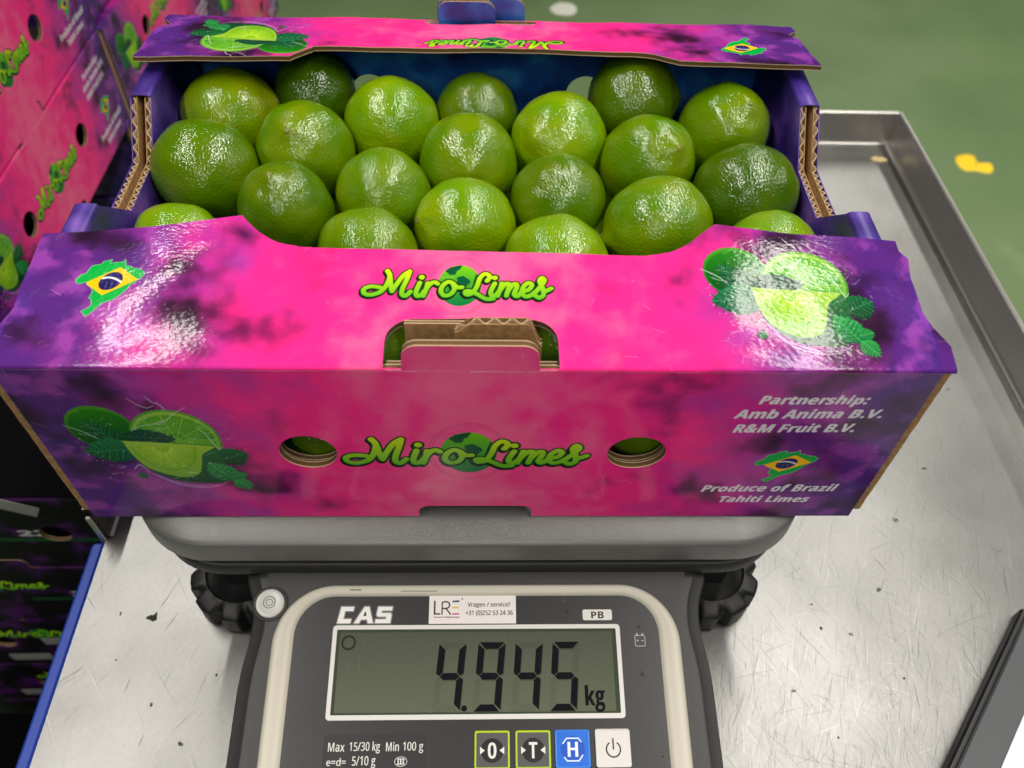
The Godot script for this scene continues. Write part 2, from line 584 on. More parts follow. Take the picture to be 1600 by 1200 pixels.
func draw_lime_art(img: Image, r: Rect2) -> void:
	var sc := Vector2(r.size.x / 1490.0, r.size.y / 690.0)
	var off := r.position - Vector2(50, 95) * sc
	var rng := RandomNumberGenerator.new()
	rng.seed = 4
	var P := func(x: float, y: float) -> Vector2: return Vector2(x, y) * sc + off
	var E := func(x: float, y: float, rx: float, ry: float) -> PackedVector2Array:
		return disc(x * sc.x + off.x, y * sc.y + off.y, rx * sc.x, 48, ry * sc.y)
	fill(img, [E.call(345, 265, 300, 165)], rgb(74, 150, 34), rgb(20, 96, 34))
	fill(img, [E.call(345, 270, 276, 146)], rgb(36, 128, 20), rgb(10, 66, 30))
	leaf(img, P.call(560, 470), P.call(200, 215), 78 * sc.y, rgb(26, 100, 52), rgb(10, 60, 40))
	leaf(img, P.call(560, 430), P.call(70, 455), 92 * sc.y, rgb(30, 120, 66), rgb(14, 78, 52))
	leaf(img, P.call(520, 650), P.call(420, 660), 26 * sc.y, rgb(16, 90, 50), rgb(10, 60, 40))
	# round slice behind, with its segments
	fill(img, [E.call(960, 345, 400, 222)], rgb(96, 160, 40), rgb(40, 120, 40))
	fill(img, [E.call(960, 345, 380, 206)], rgb(150, 196, 70), rgb(90, 160, 50))
	for k in 11:
		var a0 := TAU * (k + 0.04) / 11.0
		var a1 := TAU * (k + 0.96) / 11.0
		var pl := PackedVector2Array([P.call(960 + cos((a0 + a1) / 2) * 30, 350 + sin((a0 + a1) / 2) * 16)])
		for m in 7:
			var a := lerpf(a0, a1, m / 6.0)
			pl.append(P.call(960 + cos(a) * 345, 345 + sin(a) * 184))
		fill(img, [pl], rgb(96, 170, 26), rgb(44, 132, 28))
		for m in 4:
			var a := lerpf(a0, a1, 0.2 + 0.2 * m)
			fill(img, stroke(PackedVector2Array([P.call(960 + cos(a) * 90, 348 + sin(a) * 50), P.call(960 + cos(a) * 300, 346 + sin(a) * 160)]), 0.9), rgb(160, 212, 70))
	leaf(img, P.call(480, 330), P.call(960, 345), 62 * sc.y, rgb(18, 78, 50), rgb(12, 56, 40))
	leaf(img, P.call(1270, 520), P.call(1540, 450), 72 * sc.y, rgb(26, 110, 56), rgb(8, 56, 36))
	# wedge in front: rind, pith, flesh
	fill(img, [smooth(pts([470, 380, 500, 372, 1210, 392, 1290, 470, 1290, 640, 1180, 720, 960, 720, 740, 690, 560, 600, 490, 500], sc, off), true, 4)], rgb(30, 110, 46), rgb(12, 66, 38))
	fill(img, [smooth(pts([470, 378, 500, 364, 1215, 396, 1240, 420, 1130, 470, 1080, 560, 1010, 640, 860, 670, 690, 640, 560, 580, 490, 480], sc, off), true, 4)], rgb(158, 196, 56), rgb(120, 172, 40))
	var arc := PackedVector2Array()
	for k in 20:
		var a := PI * (0.02 + 0.96 * k / 19.0)
		arc.append(P.call(800 + cos(a) * 312, 398 + sin(a) * 232))
	for k in 5:
		var pl := PackedVector2Array([P.call(780 + (k - 2) * -14.0, 412)])
		for m in 8:
			var a := PI * (0.015 + (k + 0.025 + 0.95 * m / 7.0) / 5.15)
			pl.append(P.call(800 + cos(a) * 300, 392 + sin(a) * 222))
		fill(img, [pl], rgb(136, 186, 26), rgb(106, 168, 22))
		for m in 9:
			var a := PI * (0.015 + (k + 0.1 + 0.1 * m + rng.randf_range(-0.03, 0.03)) / 5.15)
			fill(img, stroke(PackedVector2Array([P.call(790 + cos(a) * 70, 404 + sin(a) * 50), P.call(800 + cos(a) * 270, 394 + sin(a) * 196)]), 1.0), rgb(184, 222, 60))
	leaf(img, P.call(1330, 700), P.call(1150, 540), 70 * sc.y, rgb(48, 160, 74), rgb(16, 100, 56))
	leaf(img, P.call(1320, 660), P.call(1465, 640), 36 * sc.y, rgb(40, 150, 66), rgb(16, 100, 56))
	leaf(img, P.call(1330, 690), P.call(1455, 775), 46 * sc.y, rgb(48, 160, 70), rgb(20, 110, 56))
	# water
	var wcol := Color(0.86, 0.84, 0.9, 0.8)
	for a: Array in [[520, 612, 640, 672, 780, 720, 960, 748, 1160, 742, 1240, 715], [600, 655, 760, 735, 980, 765, 1150, 752], [590, 290, 690, 250, 850, 225, 960, 195, 1040, 150, 1165, 105], [700, 42, 760, 85, 830, 110, 900, 95], [865, 30, 905, 70, 950, 82], [935, 70, 970, 105, 985, 130], [20, 245, 80, 262, 180, 300, 260, 350], [430, 600, 500, 560, 560, 620], [1180, 250, 1240, 310, 1300, 420, 1345, 400]]:
		fill(img, stroke(smooth(pts(a, sc, off)), 2.2, 0.5), wcol)
	for k in 46:
		var p0: Vector2 = P.call(rng.randf_range(60, 1400), rng.randf_range(190, 720))
		var dd := Vector2.from_angle(rng.randf_range(-0.7, 0.5)) * rng.randf_range(8, 34)
		fill(img, stroke(smooth(PackedVector2Array([p0, p0 + dd * 0.4 + Vector2(0, rng.randf_range(-5, 5)), p0 + dd]), false, 4), rng.randf_range(0.8, 2.2), 0.8), Color(0.88, 0.9, 0.92, rng.randf_range(0.25, 0.7)))
	for k in 260:
		var a := rng.randf() * TAU
		var q := Vector2(cos(a) * rng.randf_range(500, 770), sin(a) * rng.randf_range(230, 360)) + Vector2(780, 430)
		if rng.randf() < 0.55:
			q = Vector2(rng.randf_range(150, 1350), rng.randf_range(180, 700))
		var c: Vector2 = q * sc + off
		fill(img, [disc(c.x, c.y, rng.randf_range(0.5, 1.5), 6)], Color(0.9, 0.92, 0.95, rng.randf_range(0.35, 0.8)))

func box_rect(x0: float, x1: float, y0: float, y1: float) -> Rect2:   # millimetres on the carton, y up from its foot
	return Rect2((x0 + 200) * PX, (208 - y1) * PX, (x1 - x0) * PX, (y1 - y0) * PX)

func carton_print() -> ImageTexture:
	var img := smoke_image(800, 416, 0.5)
	img.resize(1600, 832, Image.INTERPOLATE_CUBIC)
	img.convert(Image.FORMAT_RGBA8)
	draw_logo(img, box_rect(-63, 52.5, 43.8, 77))
	draw_logo(img, box_rect(-51, 33.5, 154, 178.5))
	draw_map(img, box_rect(135.6, 165.8, 34, 61.8))
	draw_map(img, box_rect(-177, -148, 146.5, 179.4))
	draw_lime_art(img, box_rect(-184, -108, 27, 95))
	draw_lime_art(img, box_rect(104, 178, 127, 191))
	# the worn white line along the fold
	var rng := RandomNumberGenerator.new()
	rng.seed = 9
	var fx := 2.0
	while fx < 1598.0:
		var n := rng.randf_range(4, 60)
		fill(img, [PackedVector2Array([Vector2(fx, 356.0 + rng.randf() * 1.5), Vector2(fx + n, 356.0 + rng.randf() * 1.5), Vector2(fx + n, 358.5 + rng.randf()), Vector2(fx, 358.5 + rng.randf())])], Color(1.0, 0.86, 0.94, rng.randf_range(0.05, 0.6)))
		fx += n * rng.randf_range(0.8, 1.3)
	for k in 90:   # scuffs and nicks
		var p := Vector2(rng.randf() * 1600, rng.randf() * 832)
		var q := p + Vector2.from_angle(rng.randf() * TAU) * rng.randf_range(3, 26)
		fill(img, stroke(PackedVector2Array([p, q]), 1.2), Color(1, 0.85, 0.93, rng.randf_range(0.1, 0.45)))
	var white := rgb(226, 222, 228)
	text(img, "Partnership:", box_rect(125, 175, 95.5, 103.6), white, true, 0.22, 0.9)
	text(img, "Amb Anima B.V.", box_rect(116.5, 185.5, 87.2, 93.8), white, true, 0.22, 0.9)
	text(img, "R&M Fruit B.V.", box_rect(118.5, 176.5, 76.6, 83.2), white, true, 0.22, 0.9)
	text(img, "Produce of Brazil", box_rect(114.3, 184.3, 25, 31.8), white, true, 0.22, 0.9)
	text(img, "Tahiti Limes", box_rect(125, 173.5, 14.4, 20.8), white, true, 0.22, 0.9)
	return ImageTexture.create_from_image(img)

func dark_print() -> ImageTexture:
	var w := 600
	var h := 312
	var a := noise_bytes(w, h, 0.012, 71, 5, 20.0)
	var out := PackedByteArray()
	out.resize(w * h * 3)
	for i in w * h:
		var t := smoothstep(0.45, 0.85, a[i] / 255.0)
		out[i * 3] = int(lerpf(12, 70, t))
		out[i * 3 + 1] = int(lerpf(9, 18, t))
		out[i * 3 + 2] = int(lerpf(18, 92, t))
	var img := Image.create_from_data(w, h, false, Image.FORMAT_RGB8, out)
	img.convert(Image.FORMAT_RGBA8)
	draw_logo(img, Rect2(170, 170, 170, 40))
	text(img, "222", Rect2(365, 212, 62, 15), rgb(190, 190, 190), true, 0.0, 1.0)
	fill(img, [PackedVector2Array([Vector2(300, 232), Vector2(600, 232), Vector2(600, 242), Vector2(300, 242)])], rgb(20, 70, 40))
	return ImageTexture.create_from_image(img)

func noise_tex(freq: float, sd: int, ramp: Array, size := 512, type := FastNoiseLite.TYPE_SIMPLEX_SMOOTH, oct := 4) -> NoiseTexture2D:
	var n := FastNoiseLite.new()
	n.noise_type = type
	n.frequency = freq
	n.seed = sd
	n.fractal_octaves = oct
	if type == FastNoiseLite.TYPE_CELLULAR:
		n.cellular_return_type = FastNoiseLite.RETURN_DISTANCE
	var t := NoiseTexture2D.new()
	t.width = size
	t.height = size
	t.seamless = true
	t.noise = n
	if ramp.size():
		var g := Gradient.new()
		g.offsets = PackedFloat32Array(ramp.map(func(r: Array) -> float: return r[0]))
		g.colors = PackedColorArray(ramp.map(func(r: Array) -> Color: return r[1]))
		t.color_ramp = g
	return t

# ---------------------------------------------------------------- materials
var print_mat: StandardMaterial3D
var dark_mat: StandardMaterial3D
var violet: StandardMaterial3D
var navy: StandardMaterial3D
var kraft: StandardMaterial3D
var kraft_dark: StandardMaterial3D
var liner: StandardMaterial3D
var gap_dark: StandardMaterial3D

func make_materials() -> void:
	print_mat = mat(Color.WHITE, 0.1)
	print_mat.albedo_texture = carton_print()
	print_mat.metallic_specular = 0.27
	print_mat.heightmap_enabled = true
	print_mat.heightmap_scale = 0.0042
	print_mat.heightmap_texture = noise_tex(0.1, 5, [], 1024, FastNoiseLite.TYPE_SIMPLEX_SMOOTH, 3)
	dark_mat = mat(Color.WHITE, 0.5)
	dark_mat.albedo_texture = dark_print()
	dark_mat.metallic_specular = 0.25
	violet = mat(Color.WHITE, 0.4)
	violet.albedo_texture = noise_tex(0.006, 8, [[0.0, rgb(34, 18, 84)], [0.45, rgb(70, 46, 140)], [0.75, rgb(108, 78, 170)], [1.0, rgb(150, 90, 176)]])
	violet.uv1_triplanar = true
	violet.uv1_scale = Vector3(6, 6, 6)
	navy = mat(Color.WHITE, 0.4)
	navy.albedo_texture = noise_tex(0.007, 9, [[0.0, rgb(24, 40, 96)], [0.4, rgb(24, 84, 168)], [0.7, rgb(50, 136, 206)], [1.0, rgb(70, 80, 170)]])
	navy.uv1_triplanar = true
	navy.uv1_scale = Vector3(5, 5, 5)
	kraft = mat(Color.WHITE, 0.85)
	kraft.albedo_texture = noise_tex(0.03, 3, [[0.0, rgb(142, 106, 66)], [1.0, rgb(186, 148, 100)]])
	kraft.uv1_triplanar = true
	kraft.uv1_scale = Vector3(14, 14, 14)
	kraft_dark = mat(rgb(104, 74, 44), 0.9)
	liner = mat(rgb(206, 178, 140), 0.8)
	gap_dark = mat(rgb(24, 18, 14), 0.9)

# ---------------------------------------------------------------- the carton
func flap_outline() -> PackedVector2Array:
	var a := pts([-205.5, 0, 205.5, 0, 206, 13, 201, 24, 199, 31, 199.6, 52, 202, 64, 199, 69, 199.4, 76, 150, 80, 114, 86])
	a.append_array(smooth(pts([113, 85, 106, 79, 99.5, 73, 90, 67.5, 78, 65])))
	a.append_array(smooth(pts([20, 66.5, -72, 68, -84, 69, -93, 71.5, -101, 77, -107, 83, -111, 88])))
	a.append_array(pts([-113, 88, -150, 81, -200, 75, -200, 66, -199, 31, -202, 22, -206, 13]))
	return a

func rear_flap_outline() -> PackedVector2Array:
	var a := pts([-200, 0, 204, 0, 205, 9, 198, 16, 203, 24, 204, 68, 150, 66, 122, 64])
	a.append_array(smooth(pts([120, 64, 112, 58, 104, 52, 92, 50])))
	a.append_array(smooth(pts([0, 49, -92, 50, -101, 52, -108, 60, -112, 66])))
	a.append_array(pts([-150, 68, -201, 71, -201, 24, -194, 17, -201, 8]))
	return a

func hand_hole(x0: float, x1: float, y1: float, r: float) -> PackedVector2Array:
	var a := PackedVector2Array([Vector2(x0, 1.2), Vector2(x1, 1.2)])
	for k in 9:
		var t := PI * 0.5 * k / 8.0
		a.append(Vector2(x1 - r + cos(t) * r, y1 - r + sin(t) * r))
	for k in 9:
		var t := PI * 0.5 + PI * 0.5 * k / 8.0
		a.append(Vector2(x0 + r + cos(t) * r, y1 - r + sin(t) * r))
	return a

func tab_outline(x0: float, x1: float, y0: float, y1: float, r: float) -> PackedVector2Array:
	var a := PackedVector2Array([Vector2(x0, y0), Vector2(x1, y0)])
	for k in 9:
		var t := PI * 0.5 * k / 8.0
		a.append(Vector2(x1 - r + cos(t) * r, y1 - r + sin(t) * r))
	for k in 9:
		var t := PI * 0.5 + PI * 0.5 * k / 8.0
		a.append(Vector2(x0 + r + cos(t) * r, y1 - r + sin(t) * r))
	return a

func front_outline() -> PackedVector2Array:
	# the panel with the tab that stands up in the hand hole and the arch cut in its foot
	var a := PackedVector2Array([Vector2(-200, 0), Vector2(-30.5, 0), Vector2(-30.5, 6)])
	for k in 7:
		var t := PI - PI * 0.5 * k / 6.0
		a.append(Vector2(-24.5 + cos(t) * 6, 5 + sin(t) * 6))
	for k in 7:
		var t := PI * 0.5 - PI * 0.5 * k / 6.0
		a.append(Vector2(22.5 + cos(t) * 6, 5 + sin(t) * 6))
	a.append_array(PackedVector2Array([Vector2(28.5, 0), Vector2(200, 0), Vector2(200, 118.4), Vector2(34.5, 118.4), Vector2(34.5, 119.2), Vector2(27, 119.2)]))
	for k in 9:
		var t := PI * 0.5 * k / 8.0
		a.append(Vector2(19.5 + cos(t) * 7, 127.4 + sin(t) * 7))
	for k in 9:
		var t := PI * 0.5 + PI * 0.5 * k / 8.0
		a.append(Vector2(-23.5 + cos(t) * 7, 127.4 + sin(t) * 7))
	a.append_array(PackedVector2Array([Vector2(-31, 119.2), Vector2(-38, 119.2), Vector2(-38, 118.4), Vector2(-200, 118.4)]))
	return a

func print_uv(p: Vector2) -> Vector2:
	return Vector2((p.x + 200.0) / 400.0, (208.0 - p.y) / 208.0)

var flap_wave: FastNoiseLite

func front_flap_at(rise: float, wavy: float) -> Callable:
	return func(p: Vector2, d: float) -> Vector3:
		# rounded fold of 1.6 mm, then the slightly sprung flap
		var r := 1.6
		var t := p.y
		var y: float
		var z: float
		var ny := 1.0
		var nz := 0.0
		if t < r * 1.2:
			var a := t / (r * 1.2) * PI * 0.5
			y = H * 1000.0 - r + sin(a) * r
			z = -r + cos(a) * r
			ny = sin(a)
			nz = cos(a)
		else:
			z = -r - (t - r * 1.2) * 0.993
			y = H * 1000.0 + rise * (t - r * 1.2)
			y += wavy * 0.6 * flap_wave.get_noise_2d(p.x * 0.8, p.y * 1.2) * smoothstep(2.0, 14.0, t)
			y += wavy * 0.9 * pow(absf(p.x) / 200.0, 3.0) * sin(t / 75.0 * PI)
		return Vector3(p.x, y - ny * d, z - nz * d) * 0.001

func rear_flap_at(p: Vector2, d: float) -> Vector3:
	var t := p.y
	var y := H * 1000.0 + 0.14 * t + 1.0 * flap_wave.get_noise_2d(p.x * 0.8 + 400.0, p.y)
	return Vector3(p.x, y - d, -D * 1000.0 + t * 0.99) * 0.001

func side_top(z: float) -> float:   # top edge of the end walls; z runs from 0 at the front to -D
	var f := -z * 1000.0
	var top := 117.5
	var low := 92.0
	if f < 108.0 or f > 205.3:
		return top * 0.001
	if f < 136.1:
		return lerpf(top, low, (f - 108.0) / 28.1) * 0.001
	if f < 179.8:
		return low * 0.001
	return lerpf(low, top, (f - 179.8) / 25.5) * 0.001

# upright strip of paper following plan points, its top edge following side_top
func ribbon(mb: MB, plan: PackedVector2Array, th: float, y0: float, sag := 0.0) -> void:
	for k in plan.size() - 1:
		var a := plan[k]
		var b := plan[k + 1]
		var o := (b - a).orthogonal().normalized() * th * 0.5
		var ya := side_top(a.y) - sag
		var yb := side_top(b.y) - sag
		for s: float in [-1.0, 1.0]:
			var n3 := Vector3(o.x, 0, o.y).normalized() * s
			mb.quad(Vector3(a.x + o.x * s, y0, a.y + o.y * s), Vector3(b.x + o.x * s, y0, b.y + o.y * s), Vector3(b.x + o.x * s, yb, b.y + o.y * s), Vector3(a.x + o.x * s, ya, a.y + o.y * s), n3)
		mb.flat(Vector3(a.x - o.x, ya, a.y - o.y), Vector3(b.x - o.x, yb, b.y - o.y), Vector3(b.x + o.x, yb, b.y + o.y), Vector3(a.x + o.x, ya, a.y + o.y), Vector3(a.x, -1, a.y))

func side_plan(x: float) -> PackedVector2Array:
	var out := PackedVector2Array()
	for f: float in [2.0, 20, 60, 108, 115, 122, 129, 136.1, 150, 165, 179.8, 186, 192, 199, 205.3, 240, 296.0]:
		out.append(Vector2(x, -f * 0.001))
	return out

func make_carton(full: bool, front_mat: Material) -> Node3D:
	var o := Node3D.new()
	var holes := [disc(-79, 60.6, 13.5, 28, 12.8), disc(76.2, 60.4, 14, 28, 12.8)]
	var front_at := func(p: Vector2, d: float) -> Vector3: return Vector3(p.x, p.y, -d + (1.3 * sin(PI * clampf(p.y / 118.4, 0.0, 1.0)) * (1.0 - pow(absf(p.x) / 200.0, 2.0)) + 0.25 * flap_wave.get_noise_2d(p.x * 1.5, p.y * 1.5) * sin(PI * clampf(p.y / 118.4, 0.0, 1.0)) if full else 0.0)) * 0.001
	part_mesh("front_panel", sheet(front_outline(), holes, 3.4, front_at, print_uv, front_mat, kraft, kraft_dark, liner, Vector2(12, 10) if full else Vector2(25, 15)), o)
	var fl := func(p: Vector2) -> Vector2: return print_uv(p + Vector2(0, 120))
	part_mesh("front_flap", sheet(flap_outline(), [hand_hole(-39, 35.5, 27, 12)], 3.4 if full else 2.4, front_flap_at(0.1045 if full else 0.0, 1.0 if full else 0.3), fl, front_mat, navy, kraft_dark, liner, Vector2(7, 5) if full else Vector2(25, 12), true), o)
	# bare edges of the boards glued behind the front panel, at both ends
	for s: float in [-1.0, 1.0]:
		var e := MB.new()
		for k: Array in [[0.0, 0.0008], [0.0021, 0.0008]]:
			var z0: float = -0.0036 - k[0]
			var w0 := FastNoiseLite.new()
			w0.seed = 7 + int(k[0] * 1e5)
			w0.frequency = 90.0
			for j in 24:
				var ya := 0.001 + 0.1165 * j / 24.0
				var yb := 0.001 + 0.1165 * (j + 1) / 24.0
				var xa := s * (0.2066 + 0.0006 * w0.get_noise_1d(ya) + (0.0007 if k[0] > 0 else 0.0))
				var xb := s * (0.2066 + 0.0006 * w0.get_noise_1d(yb) + (0.0007 if k[0] > 0 else 0.0))
				var m := Vector3(s * 0.15, (ya + yb) / 2, z0 - 0.0004)
				e.flat(Vector3(s * 0.1965, ya, z0), Vector3(xa, ya, z0), Vector3(xb, yb, z0), Vector3(s * 0.1965, yb, z0), m)
				e.flat(Vector3(xa, ya, z0), Vector3(xa, ya, z0 - k[1]), Vector3(xb, yb, z0 - k[1]), Vector3(xb, yb, z0), m)
				e.flat(Vector3(s * 0.1965, ya, z0 - k[1]), Vector3(xa, ya, z0 - k[1]), Vector3(xb, yb, z0 - k[1]), Vector3(s * 0.1965, yb, z0 - k[1]), m)
		var g := MB.new()
		g.box(Vector3(minf(s * 0.196, s * 0.2060), 0.001, -0.0056), Vector3(maxf(s * 0.196, s * 0.2060), 0.117, -0.0045))
		part("glued_edge", [[e, kraft], [g, gap_dark]], o)
	# end walls: two corrugated boards with a hollow between
	for s: float in [-1.0, 1.0]:
		var outer := MB.new()
		ribbon(outer, side_plan(s * 0.1998), 0.0005, 0.0005)
		var inner := MB.new()
		ribbon(inner, side_plan(s * 0.1884), 0.0005, 0.0005)
		var liners := MB.new()
		ribbon(liners, side_plan(s * 0.1964), 0.0005, 0.0005)
		ribbon(liners, side_plan(s * 0.1917), 0.0005, 0.0005)
		var w := part("side_wall", [[outer, violet], [inner, violet], [liners, kraft]], o)
		for span: Array in [[2.0, 107.6], [205.8, 296.0]]:   # the rolled tops in front of and behind the dip
			var cap := MB.new()
			var prof: Array[Vector3] = []
			var ns: Array[Vector3] = []
			for k in 9:
				var a := PI * k / 8.0
				var sx := signf(cos(a)) * pow(absf(cos(a)), 0.55)
				var sy := pow(sin(a), 0.55)
				prof.append(Vector3(s * 0.1941 + sx * 0.0062, 0.1162 + sy * 0.0032, 0))
				ns.append(Vector3(cos(a), sin(a), 0))
			for k in 8:
				var z0: float = -span[0] * 0.001
				var z1: float = -span[1] * 0.001
				cap.tri(prof[k] + Vector3(0, 0, z0), prof[k + 1] + Vector3(0, 0, z0), prof[k + 1] + Vector3(0, 0, z1), ns[k], ns[k + 1], ns[k + 1])
				cap.tri(prof[k] + Vector3(0, 0, z0), prof[k + 1] + Vector3(0, 0, z1), prof[k] + Vector3(0, 0, z1), ns[k], ns[k + 1], ns[k])
				var e0 := prof[k].lerp(Vector3(s * 0.1941, 0.1162, 0), 0.16)
				var e1 := prof[k + 1].lerp(Vector3(s * 0.1941, 0.1162, 0), 0.16)
				for z: float in [z0, z1]:
					cap.quad(prof[k] + Vector3(0, 0, z), prof[k + 1] + Vector3(0, 0, z), e1 + Vector3(0, 0, z), e0 + Vector3(0, 0, z), Vector3(0, 0, 1 if z == z0 else -1))
			part("rolled_top", [[cap, violet]], w)
		if full:
			var fl2 := MB.new()
			var back_fill := MB.new()
			for layer: Array in [[0.19665, 0.19955], [0.18865, 0.19145]]:
				var plan := PackedVector2Array()
				var n := 200
				for k in n + 1:
					var f := lerpf(96.0, 214.0, float(k) / n)
					var c := sin(TAU * f / 5.3 + layer[0] * 900.0)
					c = signf(c) * pow(absf(c), 0.7)
					plan.append(Vector2(s * lerpf(layer[0] + 0.0003, layer[1] - 0.0003, 0.5 + 0.5 * c), -f * 0.001))
				ribbon(fl2, plan, 0.00042, 0.04, 0.0003)
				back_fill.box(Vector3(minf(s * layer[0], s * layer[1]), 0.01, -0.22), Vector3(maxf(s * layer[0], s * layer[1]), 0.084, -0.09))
			part("corrugation", [[fl2, liner]], w)
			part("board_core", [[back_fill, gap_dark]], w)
	# bottom
	var bt := MB.new()
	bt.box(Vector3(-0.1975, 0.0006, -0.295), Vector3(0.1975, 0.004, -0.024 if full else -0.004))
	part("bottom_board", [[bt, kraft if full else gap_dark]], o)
	var rear_at := func(p: Vector2, d: float) -> Vector3: return Vector3(p.x, p.y, -D * 1000.0 + d) * 0.001
	if full:
		var ruv := func(p: Vector2) -> Vector2: return print_uv(p)
		part_mesh("rear_panel", sheet(pts([-199, 0, 199, 0, 199, 119.6, -199, 119.6]), [disc(-76, 70, 13, 24), disc(72, 71, 13, 24)], 3.4, rear_at, ruv, front_mat, navy, kraft_dark, liner), o)
		var rfu := func(p: Vector2) -> Vector2: return print_uv(Vector2(-p.x, p.y * 1.12 + 120.0))
		part_mesh("rear_flap", sheet(rear_flap_outline(), [hand_hole(-36, 36, 7, 5)], 3.2, rear_flap_at, rfu, front_mat, navy, kraft_dark, liner, Vector2(10, 7)), o)
		var at1 := func(p: Vector2, d: float) -> Vector3: return Vector3(p.x, p.y, -D * 1000.0 + 4.4 - d) * 0.001
		part_mesh("rear_tab", sheet(tab_outline(-27.2, 9.4, 100, 134.2, 7), [], 3.2, at1, ruv, navy, kraft, kraft_dark, liner), o)
		var at2 := func(p: Vector2, d: float) -> Vector3: return Vector3(p.x, p.y, -D * 1000.0 + 0.6 - d) * 0.001
		part_mesh("rear_tab", sheet(tab_outline(-28, 28.4, 100, 134.6, 7), [], 3.2, at2, ruv, navy, kraft, kraft_dark, liner), o)
		# inner layers of the front wall seen through the hand hole
		var at3 := func(p: Vector2, d: float) -> Vector3: return Vector3(p.x, p.y, -4.2 - d) * 0.001
		part_mesh("inner_front_wall", sheet(pts([-188, 12, 188, 12, 188, 114, 35, 114, 35, 117, -38, 117, -38, 114, -188, 114]), [disc(-79, 58, 14, 24, 12), disc(76.2, 58, 14, 24, 12)], 3.0, at3, ruv, kraft, navy, kraft_dark, liner), o)
		part_mesh("board_strip", sheet(pts([-31, 100, 8, 100, 8, 146, -31, 146]), [], 2.0, func(p: Vector2, d: float) -> Vector3: return Vector3(p.x, p.y * 0.5 + 51.0, -20.0 - d - (p.y - 100) * 0.05) * 0.001, ruv, kraft, kraft, kraft_dark, liner), o)
		# curled strip of corrugated board
		var top := MB.new()
		var curl := PackedVector3Array()
		for k in 41:
			var t := k / 40.0
			var x := lerpf(-0.0085, 0.0278, t)
			var edge := minf(t, 1.0 - t)
			var y := 0.1345 + 0.0050 * smoothstep(0.0, 0.2, edge) - 0.008 * smoothstep(0.85, 1.0, t)
			curl.append(Vector3(x, y, -0.0072))
		for lay: Array in [[0.0, 0.0], [0.0, 0.0036]]:
			for k in 40:
				var dz := Vector3(0, 0, -lay[1])
				var th := Vector3(0, 0, -0.0005)
				var m := (curl[k] + dz) * 0.5 + Vector3(0, 0.06, dz.z) * 0.5
				top.flat(curl[k] + dz, curl[k + 1] + dz, curl[k + 1] + dz + th, curl[k] + dz + th, m + Vector3(0, -0.05, 0))
				top.flat(curl[k] + dz, curl[k + 1] + dz, curl[k + 1] + dz - Vector3(0, 0.02, 0), curl[k] + dz - Vector3(0, 0.02, 0), m + Vector3(0, 0, -1))
				top.flat(curl[k] + dz + th, curl[k + 1] + dz + th, curl[k + 1] + dz + th - Vector3(0, 0.02, 0), curl[k] + dz + th - Vector3(0, 0.02, 0), m + Vector3(0, 0, 1))
		var wave := MB.new()
		for k in 160:
			var t0 := k / 160.0
			var t1 := (k + 1) / 160.0
			var pa := curl[int(t0 * 40)].lerp(curl[mini(40, int(t0 * 40) + 1)], fmod(t0 * 40.0, 1.0))
			var pb := curl[mini(40, int(t1 * 40))].lerp(curl[mini(40, int(t1 * 40) + 1)], fmod(t1 * 40.0, 1.0))
			pa += Vector3(0, -0.0002, -0.00205 - 0.0014 * sin(t0 * TAU * 5.0))
			pb += Vector3(0, -0.0002, -0.00205 - 0.0014 * sin(t1 * TAU * 5.0))
			wave.flat(pa, pb, pb + Vector3(0, 0, -0.0005), pa + Vector3(0, 0, -0.0005), pa - Vector3(0, 1, 0))
			wave.flat(pa, pb, pb - Vector3(0, 0.02, 0), pa - Vector3(0, 0.02, 0), pa - Vector3(0, 0, 1))
		part("curled_strip", [[top, kraft], [wave, liner]], o)
	else:
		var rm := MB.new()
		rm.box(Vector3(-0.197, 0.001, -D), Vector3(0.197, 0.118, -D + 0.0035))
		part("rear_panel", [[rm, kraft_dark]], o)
		if front_mat == dark_mat:
			var ld := MB.new()
			ld.box(Vector3(-0.1985, 0.1206, -D), Vector3(0.1985, 0.1232, -0.0005), 0.0008)
			var lid_mat := mat(rgb(9, 8, 11), 0.8)
			lid_mat.metallic_specular = 0.12
			part("lid", [[ld, lid_mat]], o)
	return o

